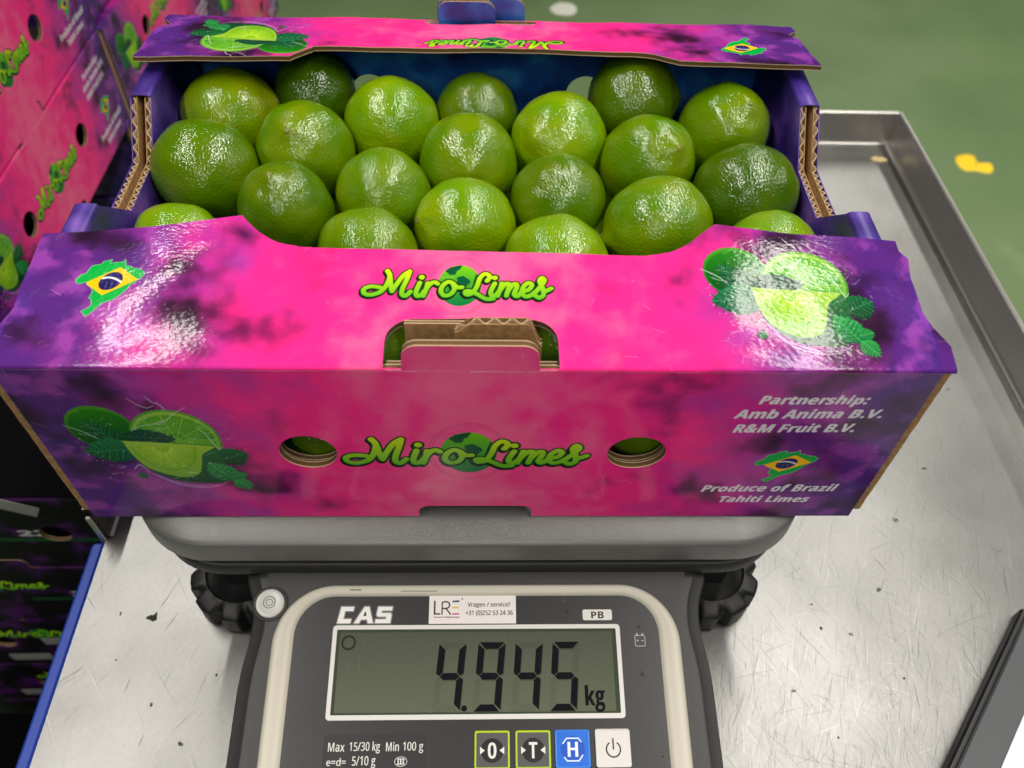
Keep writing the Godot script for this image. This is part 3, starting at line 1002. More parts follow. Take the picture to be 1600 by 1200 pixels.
# ---------------------------------------------------------------- limes
func lime_mesh(sd: int, elong: float, nip: float) -> ArrayMesh:
	var rows := 44
	var cols := 64
	var n := FastNoiseLite.new()
	n.seed = sd
	n.frequency = 1.1
	n.fractal_octaves = 2
	var m := FastNoiseLite.new()
	m.seed = sd + 50
	m.frequency = 5.0
	m.fractal_octaves = 2
	var pos := PackedVector3Array()
	for i in rows + 1:
		var th := PI * i / rows
		for k in cols:
			var ph := TAU * k / cols
			var d := Vector3(sin(th) * cos(ph), cos(th), sin(th) * sin(ph))
			var r := 1.0 + 0.036 * n.get_noise_3dv(d) + 0.006 * m.get_noise_3dv(d)
			var p := d * r
			p.y *= elong
			p.y += nip * exp(-pow(th / 0.2, 2.0))
			p.y += 0.025 * exp(-pow((PI - th) / 0.16, 2.0))
			var crease := exp(-pow((th - 0.34) / 0.13, 2.0)) * 0.012
			p -= d * crease * (1.0 + 0.6 * sin(ph * 5.0 + sd))
			pos.append(p)
	var nor := PackedVector3Array()
	nor.resize(pos.size())
	var ix := []
	for i in rows:
		for k in cols:
			var a := i * cols + k
			var b := i * cols + (k + 1) % cols
			var c := a + cols
			var e := b + cols
			for t: Array in [[a, b, e], [a, e, c]]:
				var g := (pos[t[1]] - pos[t[0]]).cross(pos[t[2]] - pos[t[0]])
				if g.dot(pos[t[0]] + pos[t[1]] + pos[t[2]]) < 0.0:
					g = -g
				for q: int in t:
					nor[q] += g
				ix.append(t)
	for k in cols:
		nor[k] = Vector3.UP
		nor[rows * cols + k] = Vector3.DOWN
	var cn := FastNoiseLite.new()
	cn.seed = sd + 9
	cn.frequency = 0.9
	var mb := MB.new()
	for t: Array in ix:
		mb.tri(pos[t[0]], pos[t[1]], pos[t[2]], nor[t[0]].normalized(), nor[t[1]].normalized(), nor[t[2]].normalized())
	mb.col.resize(mb.v.size())
	for k in mb.v.size():
		var p := mb.v[k]
		var w := cn.get_noise_3dv(p)
		var pole := smoothstep(0.75, 1.05, absf(p.y) / elong)
		mb.col[k] = Color(0.8 + 0.62 * w + 0.3 * pole, 0.95 + 0.22 * w + 0.03 * pole, 0.8, 1.0).clamp(Color(0.62, 0.6, 0.4, 1), Color(1.35, 1.2, 1, 1))
	var am := ArrayMesh.new()
	mb.put(am, null)
	return am

func lime_mat(c: Color, rough: float, bump: Texture2D, speck: Texture2D, sc: float) -> StandardMaterial3D:
	var m := mat(c, rough)
	m.vertex_color_use_as_albedo = true
	m.albedo_texture = speck
	m.heightmap_enabled = true
	m.heightmap_texture = bump
	m.heightmap_scale = 0.038
	m.uv1_triplanar = true
	m.uv1_scale = Vector3(sc, sc, sc)
	m.metallic_specular = 0.6
	return m

func build_limes() -> void:
	var bump := noise_tex(0.03, 21, [], 512, FastNoiseLite.TYPE_SIMPLEX_SMOOTH, 3)
	var speck := noise_tex(0.07, 22, [[0.0, Color(1.0, 1.0, 1.0)], [0.3, Color(0.93, 0.94, 0.9)], [1.0, Color(0.86, 0.88, 0.84)]], 512, FastNoiseLite.TYPE_CELLULAR, 1)
	var tones := {
		"light": rgb(140, 168, 1), "mid": rgb(122, 148, 0), "green": rgb(104, 130, 0), "deep": rgb(82, 108, 2), "dark": rgb(76, 104, 1), "yellow": rgb(142, 158, 1), "olive": rgb(100, 122, 1)}
	var mats := {}
	for k: String in tones:
		mats[k] = lime_mat(tones[k], 0.11, bump, speck, 0.85)
	var shapes := [lime_mesh(1, 1.08, 0.07), lime_mesh(2, 1.0, 0.05), lime_mesh(3, 1.13, 0.09), lime_mesh(4, 1.03, 0.06)]
	var scar := MB.new()
	var rings := []
	for p: Array in [[0.075, -0.03], [0.062, 0.006], [0.035, 0.012], [0.012, 0.0]]:
		var ring := PackedVector3Array()
		for k in 14:
			var a := TAU * k / 14.0
			var rr: float = p[0] * (1.0 + 0.2 * sin(a * 3.0))
			ring.append(Vector3(cos(a) * rr, p[1], sin(a) * rr))
		rings.append(ring)
	scar.loft(rings, false, true)
	var scar_mesh := mesh_of([[scar, mat(rgb(122, 120, 44), 0.7)]])
	# x, y, z, radius, axis x y z, tone, shape, wide and tall stretch, has a scar towards us, label
	var L := [
		[-.1570, .0848, -.2394, .0287, .94, .34, -.03, "yellow", 0, 1, "yellowish green lime in the rear left corner of the open carton"],
		[-.1070, .0876, -.2619, .0262, -.97, -.15, -.21, "dark", 1, 0, "dark green lime set back against the blue rear wall, left half"],
		[-.0553, .0850, -.2323, .0290, .95, -.10, -.30, "light", 3, 0, "tall bright yellow-green lime beside the left hole of the rear wall"],
		[-.0023, .0841, -.2458, .0261, .95, -.04, -.30, "olive", 1, 0, "half hidden lime with a yellow patch at the middle of the rear row"],
		[.0991, .0884, -.2587, .0295, .97, .24, .10, "olive", 1, 0, "dull olive lime pressed against the rear wall, right half"],
		[.1537, .0850, -.2303, .0285, .27, .87, .42, "mid", 0, 1, "green lime with a pale scar on top, in the rear right corner"],
		[.0490, .0840, -.2175, .0299, -.52, .52, .68, "light", 3, 1, "bright lime with its stem end turned left, right of centre at the back"],
		[-.1044, .0850, -.2025, .0290, -.12, .82, .56, "mid", 0, 1, "lime with a nippled stem end facing up, left in the second row"],
		[-.0067, .0859, -.1917, .0290, .03, .44, .90, "mid", 3, 0, "round lime in the very middle of the carton, seen end on"],
		[.1010, .0857, -.1949, .0277, .38, .72, .58, "mid", 2, 1, "knobbly lime with a creased nipple at its upper right"],
		[-.1600, .0852, -.1825, .0291, -.95, .03, -.31, "green", 0, 0, "large smooth green lime touching the left end wall"],
		[.1557, .0834, -.1677, .0289, .98, .17, -.07, "deep", 0, 0, "dark dull green lime touching the right end wall"],
		[.0450, .0850, -.1567, .0272, -.32, .92, .24, "green", 1, 1, "rough deep green lime right of centre with a tiny dot on top"],
		[-.0547, .0848, -.1609, .0268, -.13, .12, .98, "mid", 1, 1, "lime left of centre whose blossom end faces the viewer low down"],
		[-.1072, .0850, -.1448, .0263, -.09, .97, .22, "green", 2, 1, "dark green lime above the left shoulder of the front flap"],
		[-.0072, .0850, -.1342, .0267, -.84, .43, .35, "light", 0, 1, "bright yellow-green lime just above the logo on the front flap"],
		[.1000, .0850, -.1359, .0275, -.95, -.08, .29, "mid", 2, 0, "wide oval lime at the right shoulder of the front flap"],
		[-.1626, .0790, -.1222, .0235, .96, -.11, .26, "light", 0, 0, "lime peeping over the front flap at its far left, by the end wall"],
		[-.0590, .0852, -.1100, .0250, .96, .09, .25, "mid", 0, 0, "lime cut off by the front flap, left of the bright one"],
		[.0412, .0850, -.1044, .0260, .95, .19, .25, "light", 0, 0, "lime cut off by the front flap, right of the logo"],
		[.1594, .0806, -.1155, .0255, -.94, -.10, .33, "light", 0, 0, "lime peeping over the front flap at its far right, above the printed lime slices"],
		[-.0440, .0940, -.0480, .0265, .9, .2, .3, "light", 1, 0, "lime seen through the left end of the hand hole in the front flap"],
		[.0400, .0940, -.0480, .0280, -.9, .2, .3, "green", 1, 0, "dark lime seen through the right end of the hand hole in the front flap"],
		[.0860, .0480, -.0370, .0270, .9, .2, .3, "mid", 1, 0, "lime glimpsed through the right round hole of the front panel"]]
	for a: Array in L:
		var r: float = a[3]
		var o := part_mesh("lime", shapes[a[8]], self)
		o.material_override = mats[a[7]]
		var ax := Vector3(a[4], a[5], a[6]).normalized()
		var x := ax.cross(Vector3(0.3, 0.2, 0.93)).normalized()
		var b := Basis(x, ax, x.cross(ax).normalized())
		o.transform = Transform3D(b.scaled_local(Vector3(r, r, r)), Vector3(a[0], a[1], a[2]))
		tag(o, a[10], "lime", "limes in the carton")
		if a[9] == 1:
			var c := part_mesh("stem_scar", scar_mesh, o)
			c.position = Vector3(0, [1.08, 1.0, 1.13, 1.03][a[8]] + [0.07, 0.05, 0.09, 0.06][a[8]] - 0.012, 0)
	var j := 0
	for x: float in [-.135, -.08, -.03, .022, .072, .127]:
		for z: float in [-.25, -.205, -.16, -.12, -.07, -.035]:
			j += 1
			if (z < -.22) and (j % 2 == 0) or z > -.1 and absf(x - 0.086) < 0.035 and z > -.05:
				continue
			var o := part_mesh("lime", shapes[j % 4], self)
			o.material_override = mats["deep" if j % 3 else "green"]
			o.transform = Transform3D(Basis.from_euler(Vector3(j * 1.3, j * 2.1, j * 0.7)).scaled_local(Vector3.ONE * 0.0262), Vector3(x + 0.006 * sin(j * 2.3), 0.0365, z + 0.004 * cos(j * 1.7)))
			tag(o, "dark lime of the lower layer glimpsed in a gap between the upper limes", "lime", "limes of the lower layer")

# ---------------------------------------------------------------- the scale
const PS := 0.2126      # fall of the display panel towards the viewer

func panel3(u: float, v: float, h: float) -> Vector3:   # millimetres on the display panel
	var n := sqrt(1.0 + PS * PS)
	var e := Vector3(0, -PS / n, 1.0 / n)
	var up := Vector3(0, 1.0 / n, PS / n)
	return Vector3(0, -0.0452, 0.0181) + (Vector3(u, 0, 0) + e * v + up * h) * 0.001

func scale_print() -> ImageTexture:
	var k := 10.0
	var img := Image.create_empty(2000, 1080, false, Image.FORMAT_RGBA8)
	var face := rgb(52, 52, 54)
	img.fill(face)
	var R := func(u0: float, v0: float, u1: float, v1: float) -> Rect2: return Rect2((u0 + 100) * k, v0 * k, (u1 - u0) * k, (v1 - v0) * k)
	var RP := func(u0: float, v0: float, u1: float, v1: float, r: float) -> PackedVector2Array: return rrect(((u0 + u1) / 2 + 100) * k, (v0 + v1) / 2 * k, (u1 - u0) / 2 * k, (v1 - v0) / 2 * k, r * k, 6)
	var Q := func(a: Array) -> PackedVector2Array: return pts(a, Vector2(k, k), Vector2(100 * k, 0))
	var white := rgb(222, 222, 218)
	# brand at upper left: outlined wide capitals
	var letters := [
		Q.call([-74.5, 11.6, -67.4, 11.6, -67.8, 14.0, -72.2, 14.0, -72.9, 18.2, -68.6, 18.2, -69.0, 20.6, -76.2, 20.6]),
		Q.call([-61.8, 11.6, -59.2, 11.6, -56.6, 20.6, -59.6, 20.6, -60.1, 18.6, -63.2, 18.6, -64.3, 20.6, -67.2, 20.6]),
		Q.call([-54.3, 11.6, -46.4, 11.6, -46.6, 13.8, -52.0, 13.8, -52.2, 15.0, -47.4, 15.0, -46.7, 15.9, -47.3, 20.6, -55.6, 20.6, -55.4, 18.4, -49.9, 18.4, -49.7, 17.1, -54.2, 17.1, -55.1, 16.2])]
	for pl: PackedVector2Array in letters:
		fill(img, stroke(PackedVector2Array(Array(pl) + [pl[0]]), 9.0), rgb(190, 190, 188))
		fill(img, stroke(PackedVector2Array(Array(pl) + [pl[0]]), 5.0), rgb(40, 40, 42))
	for pl: PackedVector2Array in letters:
		fill(img, [pl], rgb(232, 232, 230))
	fill(img, [Q.call([-61.4, 14.4, -60.9, 14.4, -60.5, 16.6, -62.2, 16.6])], rgb(40, 40, 42))
	# service sticker
	fill(img, [RP.call(-26.4, 5.7, 21.4, 21.1, 0.2)], rgb(226, 222, 220))
	fill(img, [Q.call([-23.8, 8.6, -22.9, 8.6, -22.9, 15.4, -20.2, 15.4, -20.2, 16.2, -23.8, 16.2])], rgb(40, 36, 40))
	fill(img, [Q.call([-19.6, 9.4, -18.9, 9.4, -18.9, 16.2, -19.6, 16.2])], rgb(40, 36, 40))
	fill(img, stroke(smooth(Q.call([-19.2, 9.5, -17.2, 9.1, -15.6, 9.8, -15.2, 11.2, -16.2, 12.6, -18.8, 12.9])), 7.5), rgb(40, 36, 40))
	fill(img, stroke(Q.call([-17.2, 12.8, -14.6, 16.0]), 7.5), rgb(40, 36, 40))
	fill(img, [Q.call([-13.6, 8.6, -9.8, 8.4, -9.8, 9.3, -13.6, 9.5])], rgb(50, 46, 90))
	fill(img, [Q.call([-13.6, 12.0, -10.2, 12.0, -10.2, 12.8, -13.6, 12.8])], rgb(222, 180, 60))
	fill(img, [Q.call([-13.6, 15.4, -9.9, 15.4, -9.9, 16.2, -13.6, 16.2])], rgb(190, 60, 130))
	fill(img, [disc((100 - 8.3) * k, 7.6 * k, 4.5, 12)], rgb(60, 56, 70))
	text(img, "Innovative Weegoplossingen", R.call(-23.8, 17.0, -9.6, 18.2), rgb(90, 40, 70), true)
	text(img, "Vragen / service?", R.call(-5.2, 9.6, 18.2, 12.6), rgb(50, 46, 50), false, 0.0, 0.6)
	text(img, "+31 (0)252 53 24 36", R.call(-6.2, 14.0, 19.6, 17.0), rgb(50, 46, 50), false, 0.0, 0.6)
	# model plate
	fill(img, [RP.call(58.2, 13.7, 74.4, 19.5, 1.0)], rgb(216, 216, 212))
	text(img, "PB", R.call(62.9, 14.8, 69.8, 18.5), rgb(24, 24, 26), true)
	# battery lamp
	fill(img, [disc((188.6) * k, 23.2 * k, 12.0, 20)], rgb(18, 18, 20))
	fill(img, stroke(rrect(188.9 * k, 30.6 * k, 27, 28, 5, 4) + PackedVector2Array([Vector2(188.9 * k + 27, 30.6 * k + 20)]), 4.0), rgb(170, 170, 168))
	for x: float in [187.4, 190.4]:
		fill(img, [RP.call(x - 100.5, 26.6, x - 99.5, 27.8, 0.2)], rgb(170, 170, 168))
	text(img, "+", R.call(86.9, 29.8, 88.3, 31.2), rgb(170, 170, 168))
	text(img, "-", R.call(89.6, 30.3, 90.8, 30.8), rgb(170, 170, 168))
	# display window: grey green, its digits, and the white frame line
	fill(img, [RP.call(-78, 21.6, 78.2, 69.8, 2.0)], rgb(216, 216, 212))
	fill(img, [RP.call(-75.6, 24.0, 75.8, 67.2, 0.5)], rgb(66, 74, 60))
	fill(img, [RP.call(-73.8, 25.6, 73.4, 66.2, 0.3)], rgb(84, 90, 76), rgb(98, 105, 88))
	fill(img, stroke(disc((100 - 68.9) * k, 30.9 * k, 34, 32), 11.0) + stroke(PackedVector2Array([Vector2((100 - 68.9) * k + 34, 30.9 * k - 2), Vector2((100 - 68.9) * k + 34, 30.9 * k + 2)]), 11.0), rgb(46, 52, 44))
	var ink := rgb(24, 26, 30)
	var segs := {"4": "fgbc", "9": "abcdfg", "5": "afgcd"}
	for dg: Array in [["4", -20.6], ["9", 0.5], ["4", 20.6], ["5", 40.6]]:
		var w := 14.6
		var h := 35.0
		var t := 3.5
		var g := 0.32
		var at := func(x: float, y: float) -> Vector2: return Vector2((100 + dg[1] + x + (h - y) * 0.09 - 2.6) * k, (31.0 + y) * k)
		var S := {
			"a": [g + 0.3, 0, w - g - 0.3, 0, w - t - g, t, t + g, t], "d": [t + g, h - t, w - t - g, h - t, w - g - 0.3, h, g + 0.3, h],
			"f": [0, g + 0.5, t, t + g, t, h / 2 - t / 2 - g, t * 0.5, h / 2 - g, 0, h / 2 - g - 1.2], "b": [w, g + 0.5, w, h / 2 - g - 1.2, w - t * 0.5, h / 2 - g, w - t, h / 2 - t / 2 - g, w - t, t + g],
			"e": [0, h / 2 + g + 1.2, t * 0.5, h / 2 + g, t, h / 2 + t / 2 + g, t, h - t - g, 0, h - g - 0.5], "c": [w, h / 2 + g + 1.2, w, h - g - 0.5, w - t, h - t - g, w - t, h / 2 + t / 2 + g, w - t * 0.5, h / 2 + g],
			"g": [t * 0.5 + g, h / 2, t + g, h / 2 - t / 2, w - t - g, h / 2 - t / 2, w - t * 0.5 - g, h / 2, w - t - g, h / 2 + t / 2, t + g, h / 2 + t / 2]}
		for ch in "abcdefg":
			var ghost := PackedVector2Array()
			for m in range(0, S[ch].size(), 2):
				ghost.append(at.call(S[ch][m], S[ch][m + 1]))
			fill(img, [ghost], Color(0.1, 0.11, 0.1, 0.07))
		for ch in segs[dg[0]]:
			var sh := PackedVector2Array()
			for m in range(0, S[ch].size(), 2):
				sh.append(at.call(S[ch][m] + 0.5, S[ch][m + 1] + 0.7))
			fill(img, [sh], Color(0.1, 0.11, 0.1, 0.22))
		for ch in segs[dg[0]]:
			var pl := PackedVector2Array()
			var a: Array = S[ch]
			for m in range(0, a.size(), 2):
				pl.append(at.call(a[m], a[m + 1]))
			fill(img, [pl], ink)
	fill(img, [disc((100 - 6.3) * k, 64.4 * k, 15, 20)], ink)
	text(img, "kg", R.call(57.4, 53.4, 67.6, 66.6), ink, true, 0.0, 1.5)
	# capacity plate
	fill(img, [RP.call(-77.6, 76.6, -26.0, 100, 0.8)], rgb(26, 26, 28))
	text(img, "Max", R.call(-75.2, 80.2, -66.9, 84.4), white, false, 0.0, 0.5)
	text(img, "15/30 kg", R.call(-64.4, 79.8, -48.9, 85.4), white, false, 0.0, 0.5)
	text(img, "Min", R.call(-45.8, 80.2, -39.3, 84.4), white, false, 0.0, 0.5)
	text(img, "100 g", R.call(-37.2, 80.2, -26.9, 85.4), white, false, 0.0, 0.5)
	text(img, "e=d=", R.call(-75.4, 87.4, -65.7, 91.0), white, false, 0.0, 0.5)
	text(img, "5/10 g", R.call(-62.6, 86.6, -50.8, 92.2), white, false, 0.0, 0.5)
	fill(img, stroke(disc(62.0 * k, 89.3 * k, 31, 32, 22) + PackedVector2Array([Vector2(62.0 * k + 31, 89.3 * k)]), 3.0), white)
	for x: float in [-39.3, -38.0, -36.7]:
		fill(img, [RP.call(x - 0.28, 88.0, x + 0.28, 90.6, 0.05)], white)
	for x: float in [-38.0]:
		fill(img, [RP.call(x - 1.9, 87.9, x + 1.9, 88.3, 0.05), RP.call(x - 1.9, 90.3, x + 1.9, 90.7, 0.05)], white)
	# keys
	var lime_line := rgb(176, 206, 30)
	for kx: Array in [[-0.8, "0"], [20.2, "T"]]:
		var u: float = kx[0]
		fill(img, [RP.call(u, 75.2, u + 18.2, 93.4, 1.2)], lime_line)
		fill(img, [RP.call(u + 1.0, 76.2, u + 17.2, 92.4, 0.6)], rgb(84, 84, 86))
		fill(img, [disc((100 + u + 9.1) * k, 84.6 * k, 58, 32)], rgb(34, 34, 36))
		text(img, kx[1], R.call(u + 6.9, 80.8, u + 11.3, 88.4), white, true)
		fill(img, [Q.call([u + 2.9, 82.8, u + 5.4, 84.6, u + 2.9, 86.4]), Q.call([u + 15.3, 82.8, u + 12.8, 84.6, u + 15.3, 86.4])], white)
	fill(img, [RP.call(40.6, 75.0, 58.6, 93.2, 1.2)], rgb(62, 132, 226))
	fill(img, [RP.call(41.4, 75.8, 57.8, 92.4, 0.8)], rgb(32, 106, 214))
	fill(img, [disc(149.6 * k, 84.4 * k, 62, 32)], rgb(24, 84, 190))
	text(img, "H", R.call(146.9 - 100, 80.9, 152.3 - 100, 87.9), rgb(226, 236, 246), true)
	fill(img, stroke(Q.call([44.6, 81.6, 46.6, 79.2, 52.6, 79.2, 54.0, 80.8]), 7.0) + stroke(Q.call([45.2, 88.2, 46.6, 89.8, 52.6, 89.8, 54.6, 87.2]), 7.0), rgb(214, 230, 246))
	fill(img, [RP.call(61.4, 74.8, 79.5, 93.0, 1.2)], rgb(216, 214, 212))
	var ring := PackedVector2Array()
	for m in 29:
		var a := -PI / 2 + 0.62 + (TAU - 1.24) * m / 28.0
		ring.append(Vector2((170.5) * k + cos(a) * 36, 84.6 * k + sin(a) * 36))
	fill(img, stroke(ring, 7.0), rgb(26, 26, 28))
	fill(img, stroke(Q.call([70.5, 79.6, 70.5, 84.4]), 7.0), rgb(26, 26, 28))
	# grime: fine specks and rubbed scratches in the film
	var rng := RandomNumberGenerator.new()
	rng.seed = 12
	for m in 260:
		fill(img, [disc(rng.randf() * 2000, rng.randf() * 1080, rng.randf_range(0.8, 2.4), 6)], Color(0.75, 0.74, 0.7, rng.randf_range(0.1, 0.4)))
	for m in 70:
		var p := Vector2(rng.randf_range(260, 1760), rng.randf_range(250, 670))
		var d := Vector2.from_angle(rng.randf_range(0.9, 1.9)) * rng.randf_range(10, 110)
		fill(img, stroke(PackedVector2Array([p, p + d]), 1.1), Color(0.8, 0.82, 0.78, rng.randf_range(0.04, 0.2)))
	return ImageTexture.create_from_image(img)

func build_scale() -> void:
	var o := thing("bench_scale", "dark grey bench weighing scale under the carton, display reading 4.945 kg", "scale", Vector3(0, 0, 0))
	var grain := noise_tex(0.25, 41, [], 256, FastNoiseLite.TYPE_SIMPLEX, 2)
	var steel := mat(rgb(116, 117, 115), 0.36, 0.35)
	var plast := mat(rgb(50, 50, 50), 0.45)
	for m: StandardMaterial3D in [steel, plast]:
		m.heightmap_enabled = true
		m.heightmap_texture = grain
		m.heightmap_scale = 0.012
		m.uv1_triplanar = true
		m.uv1_scale = Vector3(25, 25, 25)
	var black := mat(rgb(14, 14, 15), 0.5)
	var plan := func(x: float, y: float, h: float) -> Vector3: return Vector3(x, h, y)
	# pan
	var mb := MB.new()
	rr_loft(mb, -0.0025, -0.118, 0.1865, 0.1322, 0.046, [[0.012, -0.0235], [0.0016, -0.0235], [0.0016, -0.0235], [0.0, -0.0225], [0.0003, -0.0085], [0.0009, -0.0068], [0.0030, -0.0052], [0.0068, -0.0034], [0.0110, -0.0018], [0.0150, -0.0008], [0.022, -0.0004]], plan, true, true, 14)
	part("weighing_pan", [[mb, steel]], o)
	# dark carrier under the pan
	mb = MB.new()
	rr_loft(mb, -0.0025, -0.118, 0.172, 0.120, 0.04, [[0.0, -0.034], [0.0, -0.0236]], plan, true, true, 10)
	rr_loft(mb, -0.0025, -0.118, 0.1825, 0.1290, 0.044, [[0.004, -0.0465], [0.0008, -0.0462], [0.0, -0.0445], [0.0004, -0.0375], [0.0020, -0.0352], [0.012, -0.0345]], plan, true, true, 12)
	part("pan_carrier", [[mb, mat(rgb(44, 44, 44), 0.45)]], o)
	# housing: base block and the display head running out towards us
	mb = MB.new()
	rr_loft(mb, -0.0005, -0.118, 0.140, 0.125, 0.03, [[0.004, -0.100], [0.0, -0.096], [0.0, -0.0468]], plan, true, true, 8)
	var hw := func(v: float) -> float:   # waisted outline
		return 129.0 + 3.0 * exp(-pow((v + 6.0) / 9.0, 2.0)) - 3.8 * exp(-pow((v - 20.0) / 20.0, 2.0)) + 1.0 * smoothstep(60.0, 150.0, v)
	var rings := []
	for p: Array in [[6.0, -34.0], [1.0, -30.0], [0.0, -24.0], [0.4, -12.0], [1.2, -6.5], [2.6, -3.6], [2.6, -3.6], [3.4, -3.2], [7.4, -1.8], [8.6, -0.5], [10.0, 0.0], [14.0, 0.1]]:
		var ring := PackedVector3Array()
		var side := []
		for k in 33:
			side.append(lerpf(-9.0, 152.0, k / 32.0))
		for v: float in side:
			ring.append(panel3(0.4 + hw.call(v) - p[0], clampf(v, -9.0, 152.0 - p[0]), p[1]))
		side.reverse()
		for v: float in side:
			ring.append(panel3(0.4 - hw.call(v) + p[0], clampf(v, -9.0, 152.0 - p[0]), p[1]))
		rings.append(ring)
	mb.loft(rings, true, true)
	part("housing", [[mb, plast]], o)
	# pale ring round the keypad
	var P3 := func(x: float, y: float, h: float) -> Vector3: return panel3(x, y, h)
	mb = MB.new()
	rings = []
	for p: Array in [[-0.6, -0.6], [0.0, 1.4], [0.9, 2.8], [2.6, 3.4], [5.2, 3.5], [7.6, 3.2], [9.6, 2.5], [10.8, 1.5], [11.4, 0.8]]:
		var ring := PackedVector3Array()
		for q in rrect(0.4, 74.5, 110.4 - p[0], 74.5 - p[0] * 0.54, 32.0 - p[0], 16):
			ring.append(panel3(q.x, q.y, p[1]))
		rings.append(ring)
	mb.loft(rings, false, false)
	var cream := mat(rgb(196, 192, 178), 0.42)
	part("bezel_ring", [[mb, cream]], o)
	var grime := MB.new()
	for q: Array in [[-42.0, 4.4, -22.0, 3.6, 0.8], [-70.0, 3.2, -64.0, 3.0, 0.5], [-105.5, 40.0, -105.5, 40.8, 3.0]]:
		grime.box(panel3(q[0], q[1], 3.98) - Vector3(0, 0.0001, q[4] * 0.0005), panel3(q[2], q[3], 4.0) + Vector3(0, 0.0002, q[4] * 0.0005))
	# printed face film
	var film := mat(Color.WHITE, 0.32)
	film.albedo_texture = scale_print()
	film.texture_repeat = false
	film.heightmap_enabled = true
	film.heightmap_texture = noise_tex(0.4, 44, [], 512, FastNoiseLite.TYPE_SIMPLEX, 2)
	film.heightmap_scale = 0.004
	var gloss := film.duplicate()
	gloss.roughness = 0.09
	gloss.heightmap_enabled = false
	var paper := film.duplicate()
	paper.roughness = 0.45
	paper.heightmap_enabled = false
	var uvf := func(p: Vector3) -> Vector2:
		var n := sqrt(1.0 + PS * PS)
		var v := (p - Vector3(0, -0.0452, 0.0181)).dot(Vector3(0, -PS / n, 1.0 / n)) * 1000.0
		return Vector2((p.x * 1000.0 + 100.0) / 200.0, v / 108.0)
	mb = MB.new()
	rr_loft(mb, 0.4, 74.5, 99.4, 68.8, 21.5, [[0.0, 0.4], [0.2, 1.0]], P3, false, true, 12, uvf)
	var face := part("keypad_face", [[mb, film]], o)
	mb = MB.new()
	rr_loft(mb, 0.1, 45.7, 78.1, 24.1, 2.0, [[0.0, 0.9], [0.0, 1.3], [0.15, 1.45]], P3, false, true, 5, uvf)
	part("display_frame", [[mb, film]], face)
	mb = MB.new()
	rr_loft(mb, 0.1, 45.6, 75.6, 21.6, 0.6, [[0.0, 1.4], [0.0, 1.62]], P3, false, true, 3, uvf)
	part("display_screen", [[mb, gloss]], face, "grey green display showing 4.945 kg in black segments")
	mb = MB.new()
	rr_loft(mb, -2.5, 13.4, 23.9, 7.7, 0.3, [[0.0, 1.0], [0.0, 1.25]], P3, false, true, 2, uvf)
	part("service_sticker", [[mb, paper]], face, "white service sticker with a telephone number")
	mb = MB.new()
	rr_loft(mb, -51.8, 88.3, 25.8, 11.7, 0.8, [[0.0, 1.0], [0.0, 1.2]], P3, false, true, 3, uvf)
	part("capacity_plate", [[mb, paper]], face, "black capacity plate reading Max 15/30 kg Min 100 g")
	for b: Array in [[8.3, "grey zero key edged in lime green"], [29.3, "grey tare key with a T, edged in lime green"], [49.6, "blue hold key with an H"], [70.45, "white power key"]]:
		mb = MB.new()
		rr_loft(mb, b[0], 84.2, 9.1, 9.1, 1.2, [[0.0, 0.9], [0.0, 1.5], [0.3, 1.8], [0.8, 1.9]], P3, false, true, 5, uvf)
		part("key", [[mb, film]], face, b[1])
	part("scuff_mark", [[grime, mat(rgb(96, 84, 70), 0.7)]], o)
	# spirit level let into the left shoulder
	var cir := func(r: float, h: float) -> PackedVector3Array:
		var ring := PackedVector3Array()
		for p in disc(-113.6, 9.6, r, 28):
			ring.append(panel3(p.x, p.y, h))
		return ring
	mb = MB.new()
	mb.loft([cir.call(9.6, 0.1), cir.call(9.4, 0.9), cir.call(8.6, 1.0), cir.call(8.1, 0.4), cir.call(8.1, 0.2)], false, false)
	var lv := part("spirit_level", [[mb, plast]], o)
	mb = MB.new()
	mb.loft([cir.call(7.9, 0.2), cir.call(7.8, 1.6), cir.call(7.2, 2.2), cir.call(5.6, 2.1), cir.call(5.0, 1.8), cir.call(3.0, 1.8)], false, true)
	part("level_cup", [[mb, mat(rgb(196, 196, 192), 0.3)]], lv)
	mb = MB.new()
	for rr: Array in [[3.3, 2.95], [1.9, 1.6]]:
		var a := PackedVector3Array()
		var b2 := PackedVector3Array()
		for k in 28:
			a.append(panel3(-113.9 + cos(TAU * k / 28.0) * rr[0], 9.2 + sin(TAU * k / 28.0) * rr[0], 1.95))
			b2.append(panel3(-113.9 + cos(TAU * k / 28.0) * rr[1], 9.2 + sin(TAU * k / 28.0) * rr[1], 1.95))
		mb.loft([a, b2], false, false)
	part("level_ring", [[mb, mat(rgb(60, 60, 62), 0.5)]], lv)
	# levelling feet: scalloped knobs
	for s: float in [-1.0, 1.0]:
		mb = MB.new()
		var fr := []
		for p: Array in [[0.93, -0.1115], [1.0, -0.109], [1.0, -0.109], [1.0, -0.094], [1.0, -0.094], [0.93, -0.0905], [0.7, -0.0895], [0.7, -0.0895], [0.66, -0.092], [0.3, -0.092]]:
			var ring := PackedVector3Array()
			for k in 96:
				var a := TAU * k / 96.0
				var w := sin(a * 10.0 + 0.6)
				var notch := 1.0 - 0.14 * smoothstep(0.35, 0.75, w) * (1.0 if p[0] > 0.75 else 0.0)
				ring.append(Vector3(-0.0005 + s * 0.1455 + cos(a) * 0.033 * p[0] * notch, p[1], -0.0155 + sin(a) * 0.033 * p[0] * notch))
			fr.append(ring)
		mb.loft(fr, true, true)
		mb.box(Vector3(-0.0005 + s * 0.1455 - 0.008, -0.0925, -0.0215), Vector3(-0.0005 + s * 0.1455 + 0.008, -0.046, -0.0055))
		part("levelling_foot", [[mb, black]], o)

